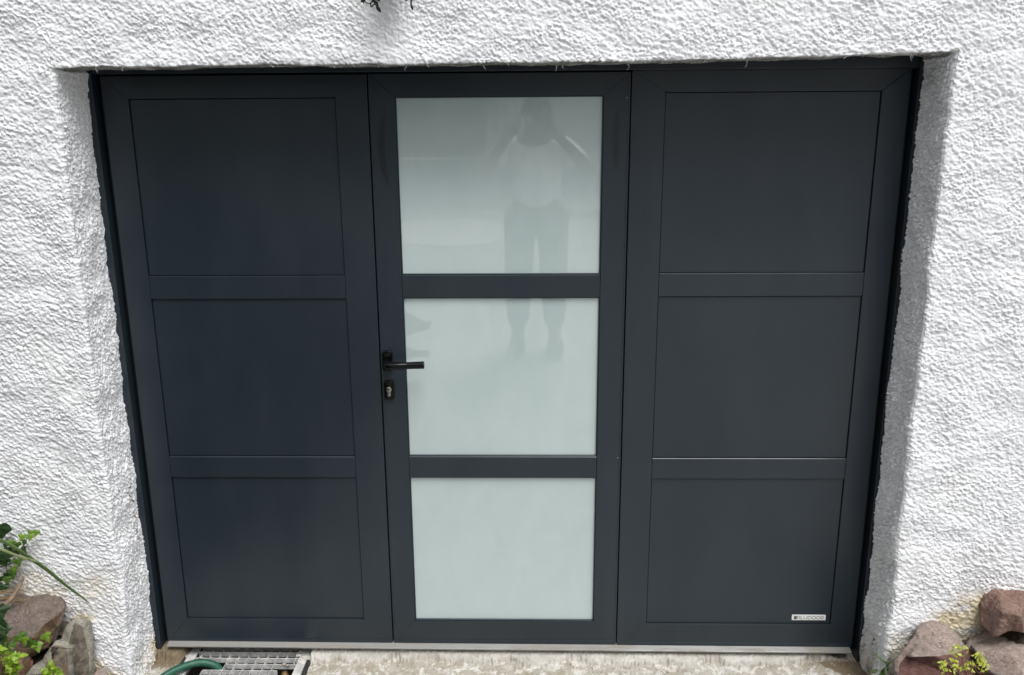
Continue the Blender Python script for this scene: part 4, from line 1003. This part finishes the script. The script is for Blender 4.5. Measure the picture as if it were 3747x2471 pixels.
# the five fingers and thumb of each hand, curled round the phone's ends
for hand, sx in ((18, -1), (22, 1)):
    hx, hy, hz = vb[hand]
    for k in range(4):
        i0 = len(vb)
        vb += [(hx-sx*.012, hy+.028, hz+.034-.019*k), (hx-sx*.040, hy+.034, hz+.040-.019*k), (hx-sx*.056, hy+.026, hz+.041-.019*k)]
        eb += [(hand, i0), (i0, i0+1), (i0+1, i0+2)]; rb += [.0095, .009, .0075]
    i0 = len(vb)
    vb += [(hx-sx*.022, hy-.012, hz-.022), (hx-sx*.046, hy+.002, hz-.012)]; eb += [(hand, i0), (i0, i0+1)]; rb += [.011, .009]
person = skin_mesh('person', vb, eb, rb, W['skin'], None, (PX0, PY0, PZ0))
person.scale = (1.06, 1.0, 1.0)
tag(person, 'person in white T-shirt and dark trousers holding up a phone, mirrored in the top pane', 'person')
def wear(name, ids, eds, rad, mat):
    m_ = {i: k for k, i in enumerate(ids)}
    return skin_mesh(name, [vb[i] if not isinstance(i, tuple) else i for i in ids], [(m_[a], m_[c]) for a, c in eds], rad, mat, person)
ls, rs = (-.265, .055, 1.21), (.27, .055, 1.21)
wear('shirt', [0, 1, 2, 3, 15, ls, 19, rs], [(0, 1), (1, 2), (2, 3), (3, 15), (15, ls), (3, 19), (19, rs)], [(.165, .125), (.155, .115), (.17, .125), (.125, .092), .075, .070, .075, .070], W['shirt'])
kl, kr = (-.115, .0, .13), (.115, .0, .13)
wear('trousers', [0, 7, kl, 11, kr], [(0, 7), (7, kl), (0, 11), (11, kr)], [(.158, .118), .112, .070, .112, .070], W['shorts'])
hb_ = bmesh.new(); bmesh.ops.create_uvsphere(hb_, u_segments=20, v_segments=14, radius=.098)
for v in hb_.verts:
    v.co = Vector((v.co.x*.84, v.co.y*1.02-.016, v.co.z*.95))
    if v.co.z < -.01 and v.co.y > -.02: v.co *= .72
    v.co += Vector((0, .075, 1.555)) + v.co.normalized()*.003*noise.noise(v.co*60)
obj('hair', hb_, W['hair'], person, True)
fb = bmesh.new()
for sx in (-1, 1):
    bm_lathe([(.004, .0), (.011, .003), (.011, .005), (.004, .008)], (sx*.030, .158, 1.535), 'y', 12, fb)
obj('eye', fb, W['hair'], person, True)
nb_ = bm_tube([(0, .160, 1.545), (0, .176, 1.518), (0, .166, 1.505)], [.009, .013, .010], 8)
for sx in (-1, 1): bm_tube([(sx*.078, .07, 1.545), (sx*.088, .062, 1.525), (sx*.078, .07, 1.50)], [.010, .013, .008], 8, nb_)
obj('nose', nb_, W['skin'], person, True)
for sx in (-1, 1):
    obj('shoe', bm_box(sx*.12-.05, sx*.12+.05, -.06, .19, .0, .075, .03, 3), W['shoe'], person, True)
ph = tag(empty('phone', (0, 0, 0)), 'black phone held sideways in both hands', 'phone')
obj('case', bm_box(.062, .222, -2.592, -2.583, 1.715, 1.792, .003, 3), W['phone'], ph)
obj('camera_bump', bm_box(.066, .102, -2.5828, -2.5795, 1.752, 1.788, .0015, 2), W['steel'], ph)

# dark van parked across the yard, its side towards the wall
VY = -7.0; VZ = ground_z(-7.3)
van = tag(empty('parked_van', (0, 0, 0)), 'dark grey van parked across the yard, mirrored at the upper left', 'van')
b = bm_prism([(-.44, .32), (-.42, 1.4), (-.50, 2.25), (-.62, 2.36), (-3.5, 2.36), (-3.75, 2.22), (-4.35, 1.38), (-5.0, 1.15), (-5.12, .75), (-5.12, .32)], VY-1.9, VY, .06, 3)
for v in b.verts: v.co.z += VZ
obj('body', b, W['van'], van, True)
b = bm_prism([(-3.55, 1.42), (-3.5, 2.05), (-3.72, 2.05), (-4.18, 1.42)], VY+.001, VY+.006, .001, 1)
for v in b.verts: v.co.z += VZ
obj('window', b, W['glassd'], van)
for x in (-1.95, -4.15):
    for y in (VY-.08, VY-1.75):
        obj('wheel', bm_lathe([(.20, -.1), (.33, -.1), (.35, -.06), (.35, .08), (.33, .11), (.22, .11)], (x, y, VZ+.35), 'y', 28), W['tyre'], van, True)
for x in (-1.95, -4.15):
    obj('wheel_rim', bm_lathe([(.20, .0), (.19, .045), (.05, .035)], (x, VY-.01+.02, VZ+.35), 'y', 20), W['steel'], van, True)
def lettering(body, size, x, z, y, parent):
    cu = bpy.data.curves.new('lettering', 'FONT'); cu.body = body; cu.size = size; cu.align_x = 'CENTER'; cu.extrude = .001
    o = bpy.data.objects.new('lettering', cu); COL.objects.link(o)
    dg = bpy.context.evaluated_depsgraph_get(); me = bpy.data.meshes.new_from_object(o.evaluated_get(dg)); bpy.data.objects.remove(o)
    me.name = 'lettering'; me.transform(Matrix.Translation((x, y, z)) @ Matrix.Rotation(math.pi, 4, 'Z') @ Matrix.Rotation(math.pi/2, 4, 'X'))
    link('lettering', me, W['text'], parent)
lettering('02 31 26 15 47', .088, -.76, 1.93, VY+.004, van)

# white outbuilding with panelled doors
hb0 = ground_z(-8)-.05
ob = tag(empty('outbuilding', (0, 0, 0)), 'white outbuilding with panelled double doors across the yard, mirrored at the upper right', 'building')
obj('wall', bm_box(-.62, 7.0, -11.5, -8.0, hb0, hb0+2.9), W['white'], ob)
obj('roof', bm_prism([(-11.8, hb0+2.9), (-7.7, hb0+2.9), (-9.75, hb0+4.3)], -.85, 7.2, .01, 1, axis='x'), W['roof'], ob)
for x0 in (-.30, 1.32, 2.94):
    d = obj('door', bm_box(x0, x0+1.5, -7.99, -7.95, hb0+.06, hb0+2.35, .004), W['dwhite'], ob)
    for k in range(2):
        for z0, z1 in ((.18, 1.0), (1.12, 2.2)):
            b = bmesh.new(); xa = x0+.10+k*.70
            for q in ((xa, xa+.05, z0, z1), (xa+.55, xa+.60, z0, z1), (xa+.05, xa+.55, z0, z0+.05), (xa+.05, xa+.55, z1-.05, z1)):
                bm_box(q[0], q[1], -7.949, -7.925, hb0+q[2], hb0+q[3], .004, 1, b)
            obj('panel_moulding', b, W['dwhite'], d)
# toothed kerb of pale stones across the yard
kerb = tag(empty('stone_kerb', (0, 0, 0)), 'row of small pale kerb stones across the yard', 'kerb')
kmesh = None
for k in range(48):
    x = -.80 + k*.047; y = -6.22 + .36*x; z = ground_z(y)
    if kmesh is None:
        o = obj('kerb_stone', bm_box(-.014, .014, -.03, .03, -.02, .075, .005), W['bordw'], kerb); kmesh = o.data
    else:
        o = bpy.data.objects.new('kerb_stone', kmesh); COL.objects.link(o); o.parent = kerb
    o.location = (x, y, z)

# added evergreen block, unseen, cuts sky light on the left leaf and right reveal
hd = tag(empty('hedge_blocker', (0, 0, 0)), 'added dark evergreen screen, unseen, blocking sky light on the left', 'hedge_blocker')
b = bmesh.new(); bmesh.ops.create_cube(b, size=1.0)
bmesh.ops.subdivide_edges(b, edges=b.edges[:], cuts=14, use_grid_fill=True)
for v in b.verts:
    p = Vector((v.co.x*1.3-2.95, v.co.y*3.2-2.75, v.co.z*2.1+1.05+.1))
    v.co = p + v.co.normalized()*(.12*noise.noise(p*2.2)+.07*noise.noise(p*6))
core = obj('foliage', b, M['ivy_dark'], hd)
b = bmesh.new()
fs = [f for f in core.data.polygons]
for k in range(9000):
    f = random.choice(fs); c = f.center + Vector((random.uniform(-.09, .09), random.uniform(-.12, .12), random.uniform(-.08, .08))) + f.normal*random.uniform(-.01, .07)
    a = Vector((random.gauss(0, 1), random.gauss(0, 1), random.gauss(0, 1))).normalized(); d = a.cross(f.normal + Vector((random.gauss(0, .5), random.gauss(0, .5), random.gauss(0, .5)))).normalized()
    l = random.uniform(.018, .035)
    b.faces.new([b.verts.new(c + a*l), b.verts.new(c + d*l*.5), b.verts.new(c - a*l), b.verts.new(c - d*l*.5)])
lo = obj('leaves', b, M['ivy_dark'], hd); lo['kind'] = 'stuff'

# pale paved patch in the yard
b = bmesh.new()
ring = []
for k in range(28):
    a = 2*math.pi*k/28; w_ = 1 + .18*noise.noise(Vector((math.cos(a)*1.5, math.sin(a)*1.5, 3)))
    x, y = -.72 + .75*w_*math.cos(a), -5.45 + .42*w_*math.sin(a)
    ring.append(b.verts.new((x, y, ground_z(y)+.004)))
b.faces.new(ring)
tag(obj('path', b, W['bordw']), kind='structure')

# grit and crumbs of mortar lying on the threshold
b = bmesh.new()
for k in range(150):
    x = random.uniform(-.66, 1.15); y = random.uniform(-.19, -.005); r = random.choice((.001, .0015, .002, .003, .0045))*random.uniform(.7, 1.2)
    q = bmesh.new(); bmesh.ops.create_icosphere(q, subdivisions=1, radius=r)
    z = -.040 if y < -.045 else -.040 + .03*(y+.045)/.045*.8 + .004
    for v in q.verts:
        v.co *= random.uniform(.75, 1.2); v.co.z *= .7; v.co += Vector((x, y, z + r*.4))
    merge(q, b)
gt = obj('grit', b, M['floor'])
tag(gt, 'grit and mortar crumbs scattered on the concrete threshold', 'grit', kind='stuff')

# added unseen dark soil strip, there to darken the left leaf's reflection and bounce
u = np.linspace(-2.35, -.62, 40); v = np.linspace(-.62, -4.4, 60)
UU, VV = np.meshgrid(u, v, indexing='ij')
ed_ = sstep(-.66, -.85, UU + .10*samp(FL, SPC, VV*.4, VV*0))*sstep(-.64, -.85, VV)*sstep(-4.35, -4.1, VV)
zz = np.vectorize(ground_z)(VV) - .03 + ed_*(.075 + .02*samp(FL, SPC, UU, VV))
ii = np.arange(UU.size).reshape(UU.shape)
sb_ = link('soil', mesh_np('soil', np.stack([UU.ravel(), VV.ravel(), zz.ravel()], 1), np.stack([ii[:-1, :-1].ravel(), ii[:-1, 1:].ravel(), ii[1:, 1:].ravel(), ii[1:, :-1].ravel()], 1)), M['soil'])
tag(sb_, kind='structure')
